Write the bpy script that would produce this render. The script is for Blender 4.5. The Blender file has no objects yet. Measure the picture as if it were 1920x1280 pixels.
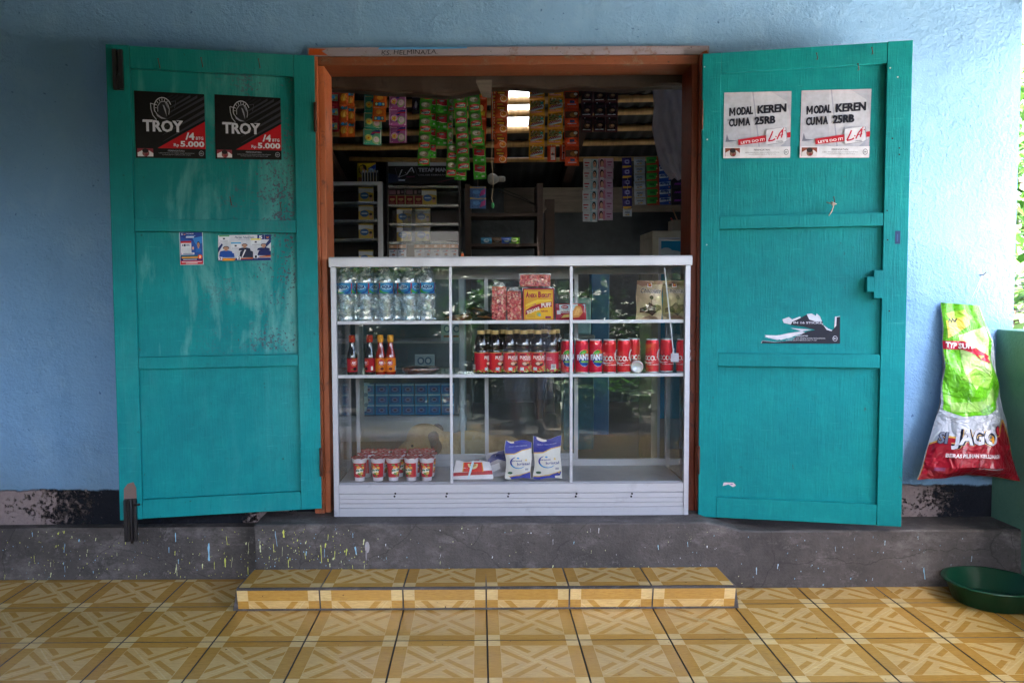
import bpy, bmesh, math, random
from mathutils import Vector, Matrix
import numpy as np
random.seed(7)
R = math.radians
SC = bpy.context.scene
COL = SC.collection
# ------------------------------------------------------------------ camera, world, sun, exposure
CAM = Vector((-.016, -3.19, 1.112)); FPX = 1500.0; CXP = 901.0
_y, _p, _r = R(.05), R(3.2), R(-.3)
FW = Vector((math.sin(_y)*math.cos(_p), math.cos(_y)*math.cos(_p), -math.sin(_p)))
_rt = Vector((math.cos(_y), -math.sin(_y), 0)); _up = _rt.cross(FW)
RT = _rt*math.cos(_r)+_up*math.sin(_r); UP = -_rt*math.sin(_r)+_up*math.cos(_r)
cam = bpy.data.cameras.new('camera'); co = bpy.data.objects.new('camera', cam); COL.objects.link(co)
cam.sensor_width = 36; cam.lens = 36*FPX/1920; cam.shift_x = (960-CXP)/1920; cam.clip_start = .05; cam.clip_end = 300
co.matrix_world = Matrix(((RT.x, UP.x, -FW.x, CAM.x), (RT.y, UP.y, -FW.y, CAM.y), (RT.z, UP.z, -FW.z, CAM.z), (0, 0, 0, 1)))
SC.camera = co
SUN_EL, SUN_AZ = R(62), R(192)          # azimuth measured from +Y towards +X
w = bpy.data.worlds.new('World'); SC.world = w; w.use_nodes = True
wn = w.node_tree; bg = wn.nodes['Background']
sky = wn.nodes.new('ShaderNodeTexSky'); sky.sky_type = 'NISHITA'; sky.sun_disc = False
sky.sun_elevation = SUN_EL; sky.sun_rotation = SUN_AZ; sky.air_density = .75; sky.dust_density = 5.0
wn.links.new(sky.outputs[0], bg.inputs[0]); bg.inputs[1].default_value = .15
sl = bpy.data.lights.new('sun', 'SUN'); sl.energy = 4.5; sl.angle = R(.5); sl.color = (1, .95, .87)
so = bpy.data.objects.new('sun', sl); COL.objects.link(so)
sd = Vector((math.sin(SUN_AZ)*math.cos(SUN_EL), math.cos(SUN_AZ)*math.cos(SUN_EL), math.sin(SUN_EL)))
so.rotation_euler = sd.to_track_quat('Z', 'Y').to_euler()
SC.view_settings.view_transform = 'Standard'; SC.view_settings.look = 'None'
SC.view_settings.exposure = 4.5; SC.view_settings.gamma = 1
cy = SC.cycles; cy.max_bounces = 8; cy.diffuse_bounces = 4; cy.glossy_bounces = 4; cy.transmission_bounces = 8
cy.transparent_max_bounces = 16; cy.caustics_reflective = False; cy.caustics_refractive = False
cy.use_denoising = True; cy.sample_clamp_indirect = 6
def ray(px, py): return FW+RT*((px-CXP)/FPX)-UP*((py-640)/FPX)
def W(px, py, Y):
    """photo pixel -> (x, z) on the vertical plane at depth Y"""
    d = ray(px, py); P = CAM+d*((Y-CAM.y)/d.y); return P.x, P.z
# ------------------------------------------------------------------ materials
def lin(h):
    if isinstance(h, str):
        h = h.lstrip('#'); h = h if len(h) == 6 else ''.join(q*2 for q in h); c = [int(h[i:i+2], 16)/255 for i in (0, 2, 4)]
        return tuple(x/12.92 if x <= .04045 else ((x+.055)/1.055)**2.4 for x in c)+(1,)
    return tuple(h)+((1,) if len(h) == 3 else ())
class NT:
    def __init__(s, name):
        s.m = bpy.data.materials.new(name); s.m.use_nodes = True; s.t = s.m.node_tree; s.t.nodes.clear()
    def n(s, typ, *ins, out=0, **kw):
        nd = s.t.nodes.new(typ)
        for k, v in kw.items():
            if k[0] == '_': s.put(nd, k[1:].replace('_', ' '), v)
            else: setattr(nd, k, v)
        for i, v in enumerate(ins):
            if v is not None: s.put(nd, i, v)
        s.last = nd
        return nd.outputs[out]
    def put(s, nd, k, v):
        if isinstance(v, bpy.types.NodeSocket): s.t.links.new(v, nd.inputs[k])
        else: nd.inputs[k].default_value = v
    def co(s, sc=(1, 1, 1), loc=(0, 0, 0), rot=(0, 0, 0)):
        c = s.n('ShaderNodeTexCoord', out=3)
        nd = s.t.nodes.new('ShaderNodeMapping'); s.t.links.new(c, nd.inputs[0])
        nd.inputs[1].default_value = loc; nd.inputs[2].default_value = rot; nd.inputs[3].default_value = sc
        return nd.outputs[0]
    def noise(s, v, scale, det=4, rough=.55, dist=0):
        return s.n('ShaderNodeTexNoise', v, _Scale=scale, _Detail=det, _Roughness=rough, _Distortion=dist)
    def vor(s, v, scale, feat='F1'):
        return s.n('ShaderNodeTexVoronoi', v, _Scale=scale, feature=feat)
    def ramp(s, f, *st):
        nd = s.t.nodes.new('ShaderNodeValToRGB'); s.t.links.new(f, nd.inputs[0]); e = nd.color_ramp.elements
        while len(e) < len(st): e.new(.5)
        for i, (p, c) in enumerate(st):
            e[i].position = p; e[i].color = lin(c) if not isinstance(c, (int, float)) else (c, c, c, 1)
        return nd.outputs[0]
    def mix(s, f, a, b, mode='MIX'):
        nd = s.t.nodes.new('ShaderNodeMix'); nd.data_type = 'RGBA'; nd.blend_type = mode
        for k, v in ((0, f), (6, a), (7, b)):
            if isinstance(v, bpy.types.NodeSocket): s.t.links.new(v, nd.inputs[k])
            elif k == 0: nd.inputs[0].default_value = v
            else: nd.inputs[k].default_value = lin(v) if not isinstance(v, (int, float)) else (v, v, v, 1)
        return nd.outputs[2]
    def ma(s, op, a, b=0, c=0, clamp=False):
        return s.n('ShaderNodeMath', a, b, c, operation=op, use_clamp=clamp)
    def xyz(s, v): 
        s.n('ShaderNodeSeparateXYZ', v); return s.last.outputs
    def bump(s, h, st=.3, dist=.01, nrm=None):
        return s.n('ShaderNodeBump', st, dist, _Height=h, **({'_Normal': nrm} if nrm else {}))
    def pbr(s, col, rough=.5, metal=0, nrm=None, spec=.5, coat=0, trans=0, ior=1.45, alpha=None, sub=0, extra=None):
        nd = s.t.nodes.new('ShaderNodeBsdfPrincipled')
        s.put(nd, 'Base Color', col if isinstance(col, bpy.types.NodeSocket) else lin(col))
        s.put(nd, 'Roughness', rough); s.put(nd, 'Metallic', metal); s.put(nd, 'Specular IOR Level', spec); s.put(nd, 'IOR', ior)
        if coat: s.put(nd, 'Coat Weight', coat); s.put(nd, 'Coat Roughness', .1)
        if trans: s.put(nd, 'Transmission Weight', trans)
        if nrm is not None: s.put(nd, 'Normal', nrm)
        if alpha is not None: s.put(nd, 'Alpha', alpha)
        return nd.outputs[0]
    def out(s, sh):
        o = s.t.nodes.new('ShaderNodeOutputMaterial'); s.t.links.new(sh, o.inputs[0]); return s.m
def attrmat(name, rough=.5, metal=0, bs=0, bst=.3, bd=.002, coat=0, spec=.28, dirt=.12, dscale=40):
    N = NT(name); c = N.n('ShaderNodeVertexColor', layer_name='Col')
    v = N.co()
    nz = N.noise(v, dscale, 5)
    c2 = N.mix(N.ramp(nz, (.35, 0.0), (.75, dirt*2)), c, '#3c362f')
    nrm = None
    if bs: nrm = N.bump(N.noise(v, bs, 3, .6, .6), bst, bd)
    rr = N.ma('ADD', N.ma('MULTIPLY', nz, .25), rough-.12)
    return N.out(N.pbr(c2, rr, metal, nrm, spec, coat))
PAPER = attrmat('printed_paper', .6, bs=25, bst=.25, bd=.003)
GLOSS = attrmat('printed_plastic', .32, bs=30, bst=.5, bd=.004, dirt=.06)
FOIL = attrmat('printed_foil', .3, .25, bs=45, bst=.9, bd=.006, dirt=.08)
SACK = attrmat('crumpled_sack_film', .34, bs=13, bst=1, bd=.035, coat=.35, dirt=.05)
WRAP = attrmat('crinkled_wrap', .22, .0, bs=60, bst=1, bd=.012, coat=.6, dirt=.02)
CANM = attrmat('printed_can', .3, .3, dirt=.02, coat=.3)
HARD = attrmat('hard_plastic', .38, dirt=.12)
SMOOTH = attrmat('smooth_label', .4, dirt=.04, spec=.15)
BAGF = (lambda N: (lambda v: N.out(N.n('ShaderNodeMixShader', .18, N.n('ShaderNodeMixShader', .45, N.pbr(N.mix(N.ramp(N.noise(v, 6, 5, .7), (.3, 0.), (.7, 1.)), '#8f8996', '#b0abb6'), .35, 0, N.bump(N.noise(v, 22, 4, .6, 1.), .7, .01)), N.n('ShaderNodeBsdfTranslucent', lin('#8f8896'))), N.n('ShaderNodeBsdfTransparent', (1, 1, 1, 1)))))(N.co()))(NT('cloudy_bag_film'))
def m_alu(name, col='#aeafb6', rough=.42, stripe=False):
    N = NT(name); v = N.co((3, 3, 60)) if stripe else N.co((8, 8, 8))
    n1 = N.noise(v, 9, 4); n2 = N.noise(N.co(), 14, 5)
    c = N.mix(N.ramp(n1, (.3, .0), (.8, .35)), col, '#8d8e98'); c = N.mix(N.ramp(n2, (.62, 0.), (.8, .45)), c, '#6c6a6c')
    return N.out(N.pbr(c, N.ma('ADD', N.ma('MULTIPLY', n2, .3), rough-.15), .35, N.bump(n1, .15, .002)))
ALU = m_alu('aluminium', stripe=True); ALU2 = m_alu('dull_aluminium', '#8f9299', .5)
def m_glass(name, tint=(.975, .99, .99), dirt=.03, bumpy=0, rough=0.0, ior=1.5, f0=1.0):
    N = NT(name); v = N.co()
    nrm = N.bump(N.noise(v, bumpy, 3), .6, .01) if bumpy else None
    fr = N.n('ShaderNodeFresnel', ior, **({'_Normal': nrm} if nrm else {}))
    if f0 != 1: fr = N.ma('MULTIPLY', fr, f0, clamp=True)
    tr = N.n('ShaderNodeBsdfTransparent', lin(tint)); gl = N.n('ShaderNodeBsdfGlossy', (1, 1, 1, 1), rough, **({'_Normal': nrm} if nrm else {}))
    s1 = N.n('ShaderNodeMixShader', fr, tr, gl)
    df = N.n('ShaderNodeBsdfDiffuse', lin('#b8bfc4'))
    sm = N.ma('MULTIPLY', N.ramp(N.noise(N.co((1, 1, .25)), 7, 6, .65, .8), (.42, .15), (.75, 1.)), dirt)
    return N.out(N.n('ShaderNodeMixShader', sm, s1, df))
GLASS = m_glass('window_glass', (.985, .996, .997), .016, f0=.62)
CLEAR = m_glass('clear_film', (.97, .97, .97), .08, 70, .08, f0=3.0)
CLEARB = m_glass('cloudy_plastic', (.8, .82, .85), .55, 25, .15, f0=2.0)
def m_pet(name, tint, bs=60):
    N = NT(name); v = N.co((1, 1, 1.6)); nrm = N.bump(N.noise(v, bs, 2, .5, 1.0), .8, .015)
    g = N.n('ShaderNodeBsdfGlass', lin(tint), .02, 1.33, _Normal=nrm)
    t = N.n('ShaderNodeBsdfTransparent', lin(tint)); m = N.n('ShaderNodeMixShader', .45, g, t)
    gl = N.n('ShaderNodeBsdfGlossy', (1, 1, 1, 1), .12, _Normal=nrm); df = N.n('ShaderNodeBsdfTranslucent', lin('#dfe9f0'), nrm); df2 = N.n('ShaderNodeBsdfDiffuse', lin('#eef4f8'), 0., nrm)
    gl = N.n('ShaderNodeBsdfGlossy', (1, 1, 1, 1), .1); m2 = N.n('ShaderNodeMixShader', .22, m, gl); k = N.ma('ADD', .10, N.ramp(N.noise(v, 24, 3, .5, 2.2), (.44, 0.), (.66, .42))); return N.out(N.n('ShaderNodeMixShader', k, m2, N.n('ShaderNodeMixShader', .65, df, df2)))  # whitish noise patches paint the sparkle highlights into the bottle
WATER = m_pet('sparkle_bottle_plastic', (.84, .94, 1), 16)
def m_simple(name, col, rough=.6, metal=0, scale=12, var=.3, dark='#1a1512', bs=0, bd=.004, st=(1, 1, 1), spec=.5):
    N = NT(name); v = N.co(st); n1 = N.noise(v, scale, 6, .6)
    c = N.mix(N.ramp(n1, (.4, 0.), (.75, var)), col, dark)
    return N.out(N.pbr(c, rough, metal, N.bump(N.noise(v, bs, 5, .6), .5, bd) if bs else None, spec))
BLACKM = m_simple('black_metal', '#141418', .4, .3, 20, .3, '#33201a', 60)
RUST = m_simple('rusty_iron', '#5a3424', .7, .3, 60, .6, '#251512', 90)
DARKWOOD = m_simple('dark_wood', '#2a1a13', .7, 0, 6, .7, '#0c0807', 30, .004, (1, 1, 8))
PLANK = m_simple('grey_plank', '#5b534c', .8, 0, 5, .6, '#231e1a', 30, .004, (1, 8, 8))
GREENP = m_simple('green_plastic', '#053a27', .35, 0, 9, .3, '#0a3a28')
BAMBOO = m_simple('bamboo', '#9c7a4c', .45, 0, 5, .6, '#4a3520', 40, .002, (8, 1, 1))
SKIN = m_simple('skin', '#8a5a42', .5, 0, 20, .1)
LEAFW = m_simple('white_string', '#b9a79a', .8)
def m_wall():
    N = NT('painted_stucco'); v = N.co(); x, y, z = N.xyz(v)
    big = N.noise(v, 1.3, 5); med = N.noise(v, 7, 6, .65); fine = N.noise(v, 70, 4, .6); f2 = N.vor(v, 45)
    c = N.mix(big, '#6d94ba', '#7ba1c5'); c = N.mix(N.ramp(med, (.5, 0.), (.8, .3)), c, '#98b6cc')
    c = N.mix(N.ramp(N.noise(N.co((1, 1, .35)), 5, 6, .7), (.62, 0.), (.72, .35)), c, '#507fa8')
    sp = N.ramp(N.noise(v, 55, 2, .5), (.70, 0.), (.73, .8)); c = N.mix(sp, c, '#45648c')
    # black tar band below the blue, ragged top edge, patches where it has come off
    edge = N.ma('ADD', z, N.ma('MULTIPLY', N.ma('SUBTRACT', N.noise(N.co((1, 1, 1)), 11, 6, .7), .5), .035))
    band = N.ramp(N.ma('MULTIPLY_ADD', edge, 1, 0), (.343, 1.), (.3455, 0.))
    bx = N.ma('ADD', N.ma('MULTIPLY', N.noise(v, 9, 9, .8), .8), N.ma('MULTIPLY', fine, .38))
    gx = lambda c, wd: N.n('ShaderNodeMapRange', N.ma('ABSOLUTE', N.ma('SUBTRACT', x, c)), 0., wd, .30, 0.); zone = N.ma('ADD', N.ma('ADD', gx(-1.92, .5), gx(1.72, .28)), gx(-.86, .16))
    peel = N.ramp(N.ma('ADD', bx, zone), (.73, 0.), (.80, 1.))
    black = N.mix(fine, '#14161d', '#22242c'); bare = N.mix(fine, '#77696a', '#9a8a86')
    bc = N.mix(peel, black, bare)
    dl = N.n('ShaderNodeMapRange', N.ma('ADD', z, N.ma('MULTIPLY', N.noise(v, 5, 6, .7), .5)), .55, .85, .45, 0.); c = N.mix(dl, c, '#6a7f8c'); sm = N.ramp(N.noise(N.co((1, 1, .5), (4, 0, 2)), 2.4, 8, .75), (.56, 0.), (.66, .30)); c = N.mix(sm, c, '#52789c'); c = N.mix(band, c, bc)
    lump = N.ramp(N.noise(v, 2.2, 4), (.35, .25), (.7, 1.)); h = N.ma('ADD', N.ma('MULTIPLY', fine, .5), N.ma('MULTIPLY', N.noise(v, 28, 5, .7, .5), .8)); h = N.ma('MULTIPLY', h, lump)
    h = N.ma('ADD', h, N.ma('MULTIPLY', N.noise(N.co((1, 1, 1.6)), 6, 3), .35)); pk = N.ma('MULTIPLY', N.ma('MULTIPLY', peel, band), -.9); h = N.ma('ADD', h, pk); nrm = N.bump(h, 1.0, .015); nrm = N.bump(N.noise(v, 150, 3), .4, .003, nrm)
    return N.out(N.pbr(c, N.ma('ADD', .55, N.ma('MULTIPLY', band, .25)), 0, nrm, .2))
WALL = m_wall()
def m_conc(name, a, b, d):
    N = NT(name); v = N.co(); n1 = N.noise(v, 3.0, 8, .78, .1); n2 = N.noise(v, 30, 7, .75); n3 = N.noise(N.co((1, 1, 2)), 5, 8, .8, .1)
    c = N.mix(N.ramp(n1, (.3, 0.), (.7, 1.)), a, b); c = N.mix(N.ramp(n3, (.52, 0.), (.72, .75)), c, d)
    c = N.mix(N.ramp(n2, (.58, 0.), (.75, .5)), c, '#12100f'); c = N.mix(N.ramp(N.noise(v, 6, 10, .85), (.58, 0.), (.66, .5)), c, '#8b8684'); c = N.mix(N.ramp(N.noise(v, 130, 2, .5), (.68, 0.), (.74, .6)), c, '#171413'); ck = N.n('ShaderNodeTexVoronoi', N.mix(.12, v, N.n('ShaderNodeTexNoise', v, _Scale=6, _Detail=4, out=1)), _Scale=1.7, feature='DISTANCE_TO_EDGE'); c = N.mix(N.ramp(ck, (.0, .5), (.004, 0.)), c, '#151211')
    return N.out(N.pbr(c, .62, 0, N.bump(N.ma('ADD', n2, N.ma('MULTIPLY', N.noise(v, 120, 3), .4)), .6, .006), .4))
CONC = m_conc('stained_concrete', '#5b5553', '#302d2d', '#7f7977'); CONC2 = m_conc('rough_brown_concrete', '#3a302b', '#241d1a', '#4a413b')
def m_shut(name, weathered):
    N = NT(name); v = N.co(); x, y, z = N.xyz(v)
    big = N.noise(v, 2.2, 5, .6); med = N.noise(v, 9, 6, .7); gr = N.noise(N.co((60, 60, 4)), 3, 5, .6); st = N.noise(N.co((14, 1, 1.1)), 2.2, 5, .65)
    c = N.mix(N.ramp(big, (.3, 0.), (.7, 1.)), '#027f82', '#066c72'); c = N.mix(N.ramp(med, (.42, 0.), (.8, .6)), c, '#159490'); c = N.mix(N.ramp(gr, (.5, 0.), (.75, .22)), c, '#045a5c'); c = N.mix(N.ramp(N.noise(N.co((3, 3, 60)), 3, 5, .7), (.62, 0.), (.72, .3)), c, '#4fb0aa'); c = N.mix(N.ramp(N.noise(v, 3.5, 6, .75, .8), (.6, 0.), (.75, .35)), c, '#1f5f5c')
    if weathered:
        inp = N.ma('MULTIPLY', N.n('ShaderNodeMapRange', x, -.655, -.645, 0., 1.), N.n('ShaderNodeMapRange', x, -.09, -.08, 1., 0.))
        rec = N.ma('ADD', .25, N.ma('MULTIPLY', N.n('ShaderNodeMapRange', y, -.028, -.02, 0., 1.), .75)); mid = N.ma('MULTIPLY', N.ma('MULTIPLY', N.n('ShaderNodeMapRange', z, .89, .91, 0., 1.), inp), rec)
        wz = N.ma('ADD', N.ma('MULTIPLY', N.noise(N.co((5, 1, 1.3)), 1.6, 6, .65, .6), 1.), N.ma('MULTIPLY', N.noise(N.co((22, 1, 1.6)), 2.0, 4, .6), .25))
        s = N.ramp(N.ma('ADD', wz, N.n('ShaderNodeMapRange', x, -.6, -.1, -.06, .05)), (.60, 0.), (.80, .58)); s = N.ma('MULTIPLY', s, N.ma('ADD', N.ma('MULTIPLY', mid, .9), .12))
        t2 = N.n('ShaderNodeMapRange', z, 1.15, 1.65, 0., 1.)  # base colour grows darker towards the top, streaks fainter
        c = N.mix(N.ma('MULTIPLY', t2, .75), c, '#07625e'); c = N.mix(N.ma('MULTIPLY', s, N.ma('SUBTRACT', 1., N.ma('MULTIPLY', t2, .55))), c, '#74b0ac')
        rt = N.n('ShaderNodeMapRange', x, -.5, -.15, 0., 1.); pl = N.ramp(N.ma('ADD', N.noise(v, 95, 4, .75), N.ma('MULTIPLY', N.noise(N.co((1, 1, 1), (3, 0, 1)), 5, 3), .6)), (.885, 0.), (.90, 1.))
        c = N.mix(N.ma('MULTIPLY', N.ma('MULTIPLY', pl, mid), rt), c, '#454b58')
        c = N.mix(N.ramp(N.noise(v, 40, 5, .7), (.66, 0.), (.72, .8)), c, '#20463f')
    else:
        c = N.mix(N.ramp(N.noise(v, 30, 5, .7), (.68, 0.), (.73, .7)), c, '#27443f')
        s = N.ramp(st, (.6, 0.), (.8, .35)); c = N.mix(s, c, '#2aa59a')
    c = N.mix(N.ramp(N.noise(N.co((1, 1, .5)), 16, 5, .75), (.70, 0.), (.74, .75)), c, '#45403c')
    nrm = N.bump(N.ma('ADD', N.ma('MULTIPLY', gr, .7), N.ma('MULTIPLY', med, .6)), .55, .005); nrm = N.bump(N.noise(v, 90, 3), .2, .003, nrm)
    return N.out(N.pbr(c, N.ma('ADD', .42, N.ma('MULTIPLY', med, .3)), 0, nrm, .18))
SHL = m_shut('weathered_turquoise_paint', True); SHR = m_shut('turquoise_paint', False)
def m_frame(name, a, b, rub, st=(40, 40, 3)):
    N = NT(name); v = N.co(); g = N.noise(N.co(st), 2, 5, .6); n = N.noise(v, 18, 6, .7)
    c = N.mix(g, a, b); c = N.mix(N.ramp(n, (.56, 0.), (.66, .85)), c, rub); c = N.mix(N.ramp(N.noise(v, 60, 4, .7), (.64, 0.), (.68, .7)), c, '#1c120e')
    return N.out(N.pbr(c, .5, 0, N.bump(N.ma('ADD', g, n), .4, .004)))
FRL = m_frame('orange_paint', '#b5623a', '#96502e', '#6a3c2c'); FRR = m_frame('brown_red_paint', '#7a3418', '#5f2714', '#4a2218')
FRT = m_frame('orange_paint_lintel', '#854526', '#55301d', '#6f5a4a', (3, 40, 40)); FRW = m_frame('chalky_primer', '#8f8790', '#77707c', '#6a4a40', (3, 40, 40))
BEAM = m_frame('raw_timber', '#35251b', '#1a110c', '#0b0706', (2.5, 30, 30))
def m_tile():
    N = NT('parquet_print_tile'); c = N.n('ShaderNodeVertexColor', layer_name='Col'); v = N.co()
    g = N.noise(N.co((1, 1, 1), rot=(0, 0, .3)), 30, 6, .75, 1.5); g2 = N.noise(N.co((9, 60, 60)), 4, 4, .6, .4)
    c = N.mix(N.ramp(g2, (.35, 0.), (.75, .35)), c, '#8a5a22', 'MULTIPLY'); d = N.noise(v, 2.2, 6, .7)
    c = N.mix(N.ramp(d, (.5, 0.), (.8, .25)), c, '#6b5334'); c = N.mix(N.ramp(N.noise(v, 60, 3, .6), (.70, 0.), (.73, .8)), c, '#2a221c'); c = N.mix(N.ramp(N.noise(v, 4.5, 9, .8, .6), (.60, 0.), (.72, .35)), c, '#5f5240')
    r = N.ma('ADD', .07, N.ma('MULTIPLY', N.noise(v, 5, 6, .7), .24))
    return N.out(N.pbr(c, r, 0, N.bump(N.noise(v, 3, 2), .05, .02), .5))
TILE = m_tile()
GROUT = m_simple('dark_grout', '#33302f', .8)
# ------------------------------------------------------------------ geometry helpers
ORG = {}
def origin(p): return ORG.get(p.name, Vector((0, 0, 0))) if p else Vector((0, 0, 0))
class MB:
    def __init__(s): s.v = []; s.f = []; s.m = []; s.c = []; s.s = []
    def add(s, vs, fs, mi=0, col='#ffffff', sm=False):
        o = len(s.v); s.v += [tuple(p) for p in vs]; L = lin(col)
        for f in fs: s.f.append(tuple(i+o for i in f)); s.m.append(mi); s.c.append(L); s.s.append(sm)
        return s
    def box(s, x0, x1, y0, y1, z0, z1, mi=0, col='#ffffff', M=None):
        vs = [(x, y, z) for x in (x0, x1) for y in (y0, y1) for z in (z0, z1)]
        if M: vs = [M@Vector(p) for p in vs]
        return s.add(vs, [(0, 1, 3, 2), (4, 6, 7, 5), (0, 4, 5, 1), (2, 3, 7, 6), (0, 2, 6, 4), (1, 5, 7, 3)], mi, col)
    def quad(s, pts, mi=0, col='#ffffff'): return s.add(pts, [tuple(range(len(pts)))], mi, col)
    def tube(s, path, r, n=10, mi=0, col='#ffffff', cap=True):
        path = [Vector(p) for p in path]; vs = []; k = len(path)
        for i, p in enumerate(path):
            t = (path[min(i+1, k-1)]-path[max(i-1, 0)]).normalized(); a = t.orthogonal().normalized() if i == 0 else (a-t*a.dot(t)).normalized()
            b = t.cross(a); rr = r[i] if isinstance(r, (list, tuple)) else r
            vs += [p+(a*math.cos(2*math.pi*j/n)+b*math.sin(2*math.pi*j/n))*rr for j in range(n)]
        fs = [(i*n+j, i*n+(j+1) % n, (i+1)*n+(j+1) % n, (i+1)*n+j) for i in range(k-1) for j in range(n)]
        if cap: fs += [tuple(range(n))[::-1], tuple((k-1)*n+j for j in range(n))]
        return s.add(vs, fs, mi, col, True)
    def lathe(s, prof, n=24, mi=0, col='#ffffff', M=None, cap=True, sm=True, wob=0):
        vs = [(r*math.cos(2*math.pi*j/n)*(1+wob*math.sin(3*2*math.pi*j/n+z*50)), r*math.sin(2*math.pi*j/n)*(1+wob*math.sin(5*2*math.pi*j/n)), z) for r, z in prof for j in range(n)]
        if M: vs = [M@Vector(p) for p in vs]
        k = len(prof); fs = [(i*n+j, i*n+(j+1) % n, (i+1)*n+(j+1) % n, (i+1)*n+j) for i in range(k-1) for j in range(n)]
        if cap: fs += [tuple(range(n))[::-1], tuple((k-1)*n+j for j in range(n))]
        return s.add(vs, fs, mi, col, sm)
    def build(s, name, mats, parent=None, bev=0, vg=None):
        me = bpy.data.meshes.new(name); o = origin(parent)
        me.from_pydata([(p[0]-o.x, p[1]-o.y, p[2]-o.z) for p in s.v], [], s.f); me.update()
        for m in (mats if isinstance(mats, (list, tuple)) else [mats]): me.materials.append(m)
        me.polygons.foreach_set('material_index', s.m); me.polygons.foreach_set('use_smooth', s.s)
        ca = me.color_attributes.new('Col', 'FLOAT_COLOR', 'CORNER')
        ca.data.foreach_set('color', np.repeat(np.array(s.c, dtype=np.float32).reshape(-1, 4), [len(f) for f in s.f], axis=0).ravel())
        ob = bpy.data.objects.new(name, me); COL.objects.link(ob)
        if parent: ob.parent = parent; ORG[ob.name] = o
        if bev:
            b = ob.modifiers.new('bevel', 'BEVEL'); b.width = bev; b.segments = 2; b.limit_method = 'ANGLE'
        return ob
def tag(o, label=None, cat=None, group=None, kind=None):
    for k, v in (('label', label), ('category', cat), ('group', group), ('kind', kind)):
        if v: o[k] = v
    return o
def thing(name, loc, label, cat, group=None, rz=0):
    e = bpy.data.objects.new(name, None); COL.objects.link(e); e.location = loc; e.rotation_euler = (0, 0, rz); e.empty_display_size = .05
    ORG[e.name] = Vector(loc) if not rz else Vector((0, 0, 0)); return tag(e, label, cat, group)
def dup(src, loc, rz=0, label=None, group=None, rot=None, parent=None):
    """copy a thing with its parts and sub-parts"""
    r = src.copy(); COL.objects.link(r); r.location = loc; r.rotation_euler = rot if rot else (0, 0, rz)
    if parent: r.parent = parent
    if label: r['label'] = label
    if group: r['group'] = group
    for ch in list(src.children):
        c = ch.copy(); COL.objects.link(c); c.parent = r
        for g in ch.children: d = g.copy(); COL.objects.link(d); d.parent = c
    return r
# text outlines, cached and normalised to a unit box
_TX = {}
def text_mesh(body, bold=0, shear=0, space=1.0):
    k = (body, bold, shear, space)
    if k not in _TX:
        cu = bpy.data.curves.new('t', 'FONT'); cu.body = body; cu.offset = bold; cu.shear = shear; cu.resolution_u = 2; cu.fill_mode = 'FRONT'; cu.space_character = space
        ob = bpy.data.objects.new('t', cu); COL.objects.link(ob)
        dg = bpy.context.evaluated_depsgraph_get(); me = ob.evaluated_get(dg).to_mesh()
        vs = [(v.co.x, v.co.y) for v in me.vertices]; fs = [tuple(p.vertices) for p in me.polygons]
        ob.evaluated_get(dg).to_mesh_clear(); bpy.data.objects.remove(ob); bpy.data.curves.remove(cu)
        x0 = min(v[0] for v in vs); x1 = max(v[0] for v in vs); y0 = min(v[1] for v in vs); y1 = max(v[1] for v in vs)
        _TX[k] = ([((x-x0)/(x1-x0), (y-y0)/(y1-y0)) for x, y in vs], fs, (x1-x0)/(y1-y0))
    return _TX[k]
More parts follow.
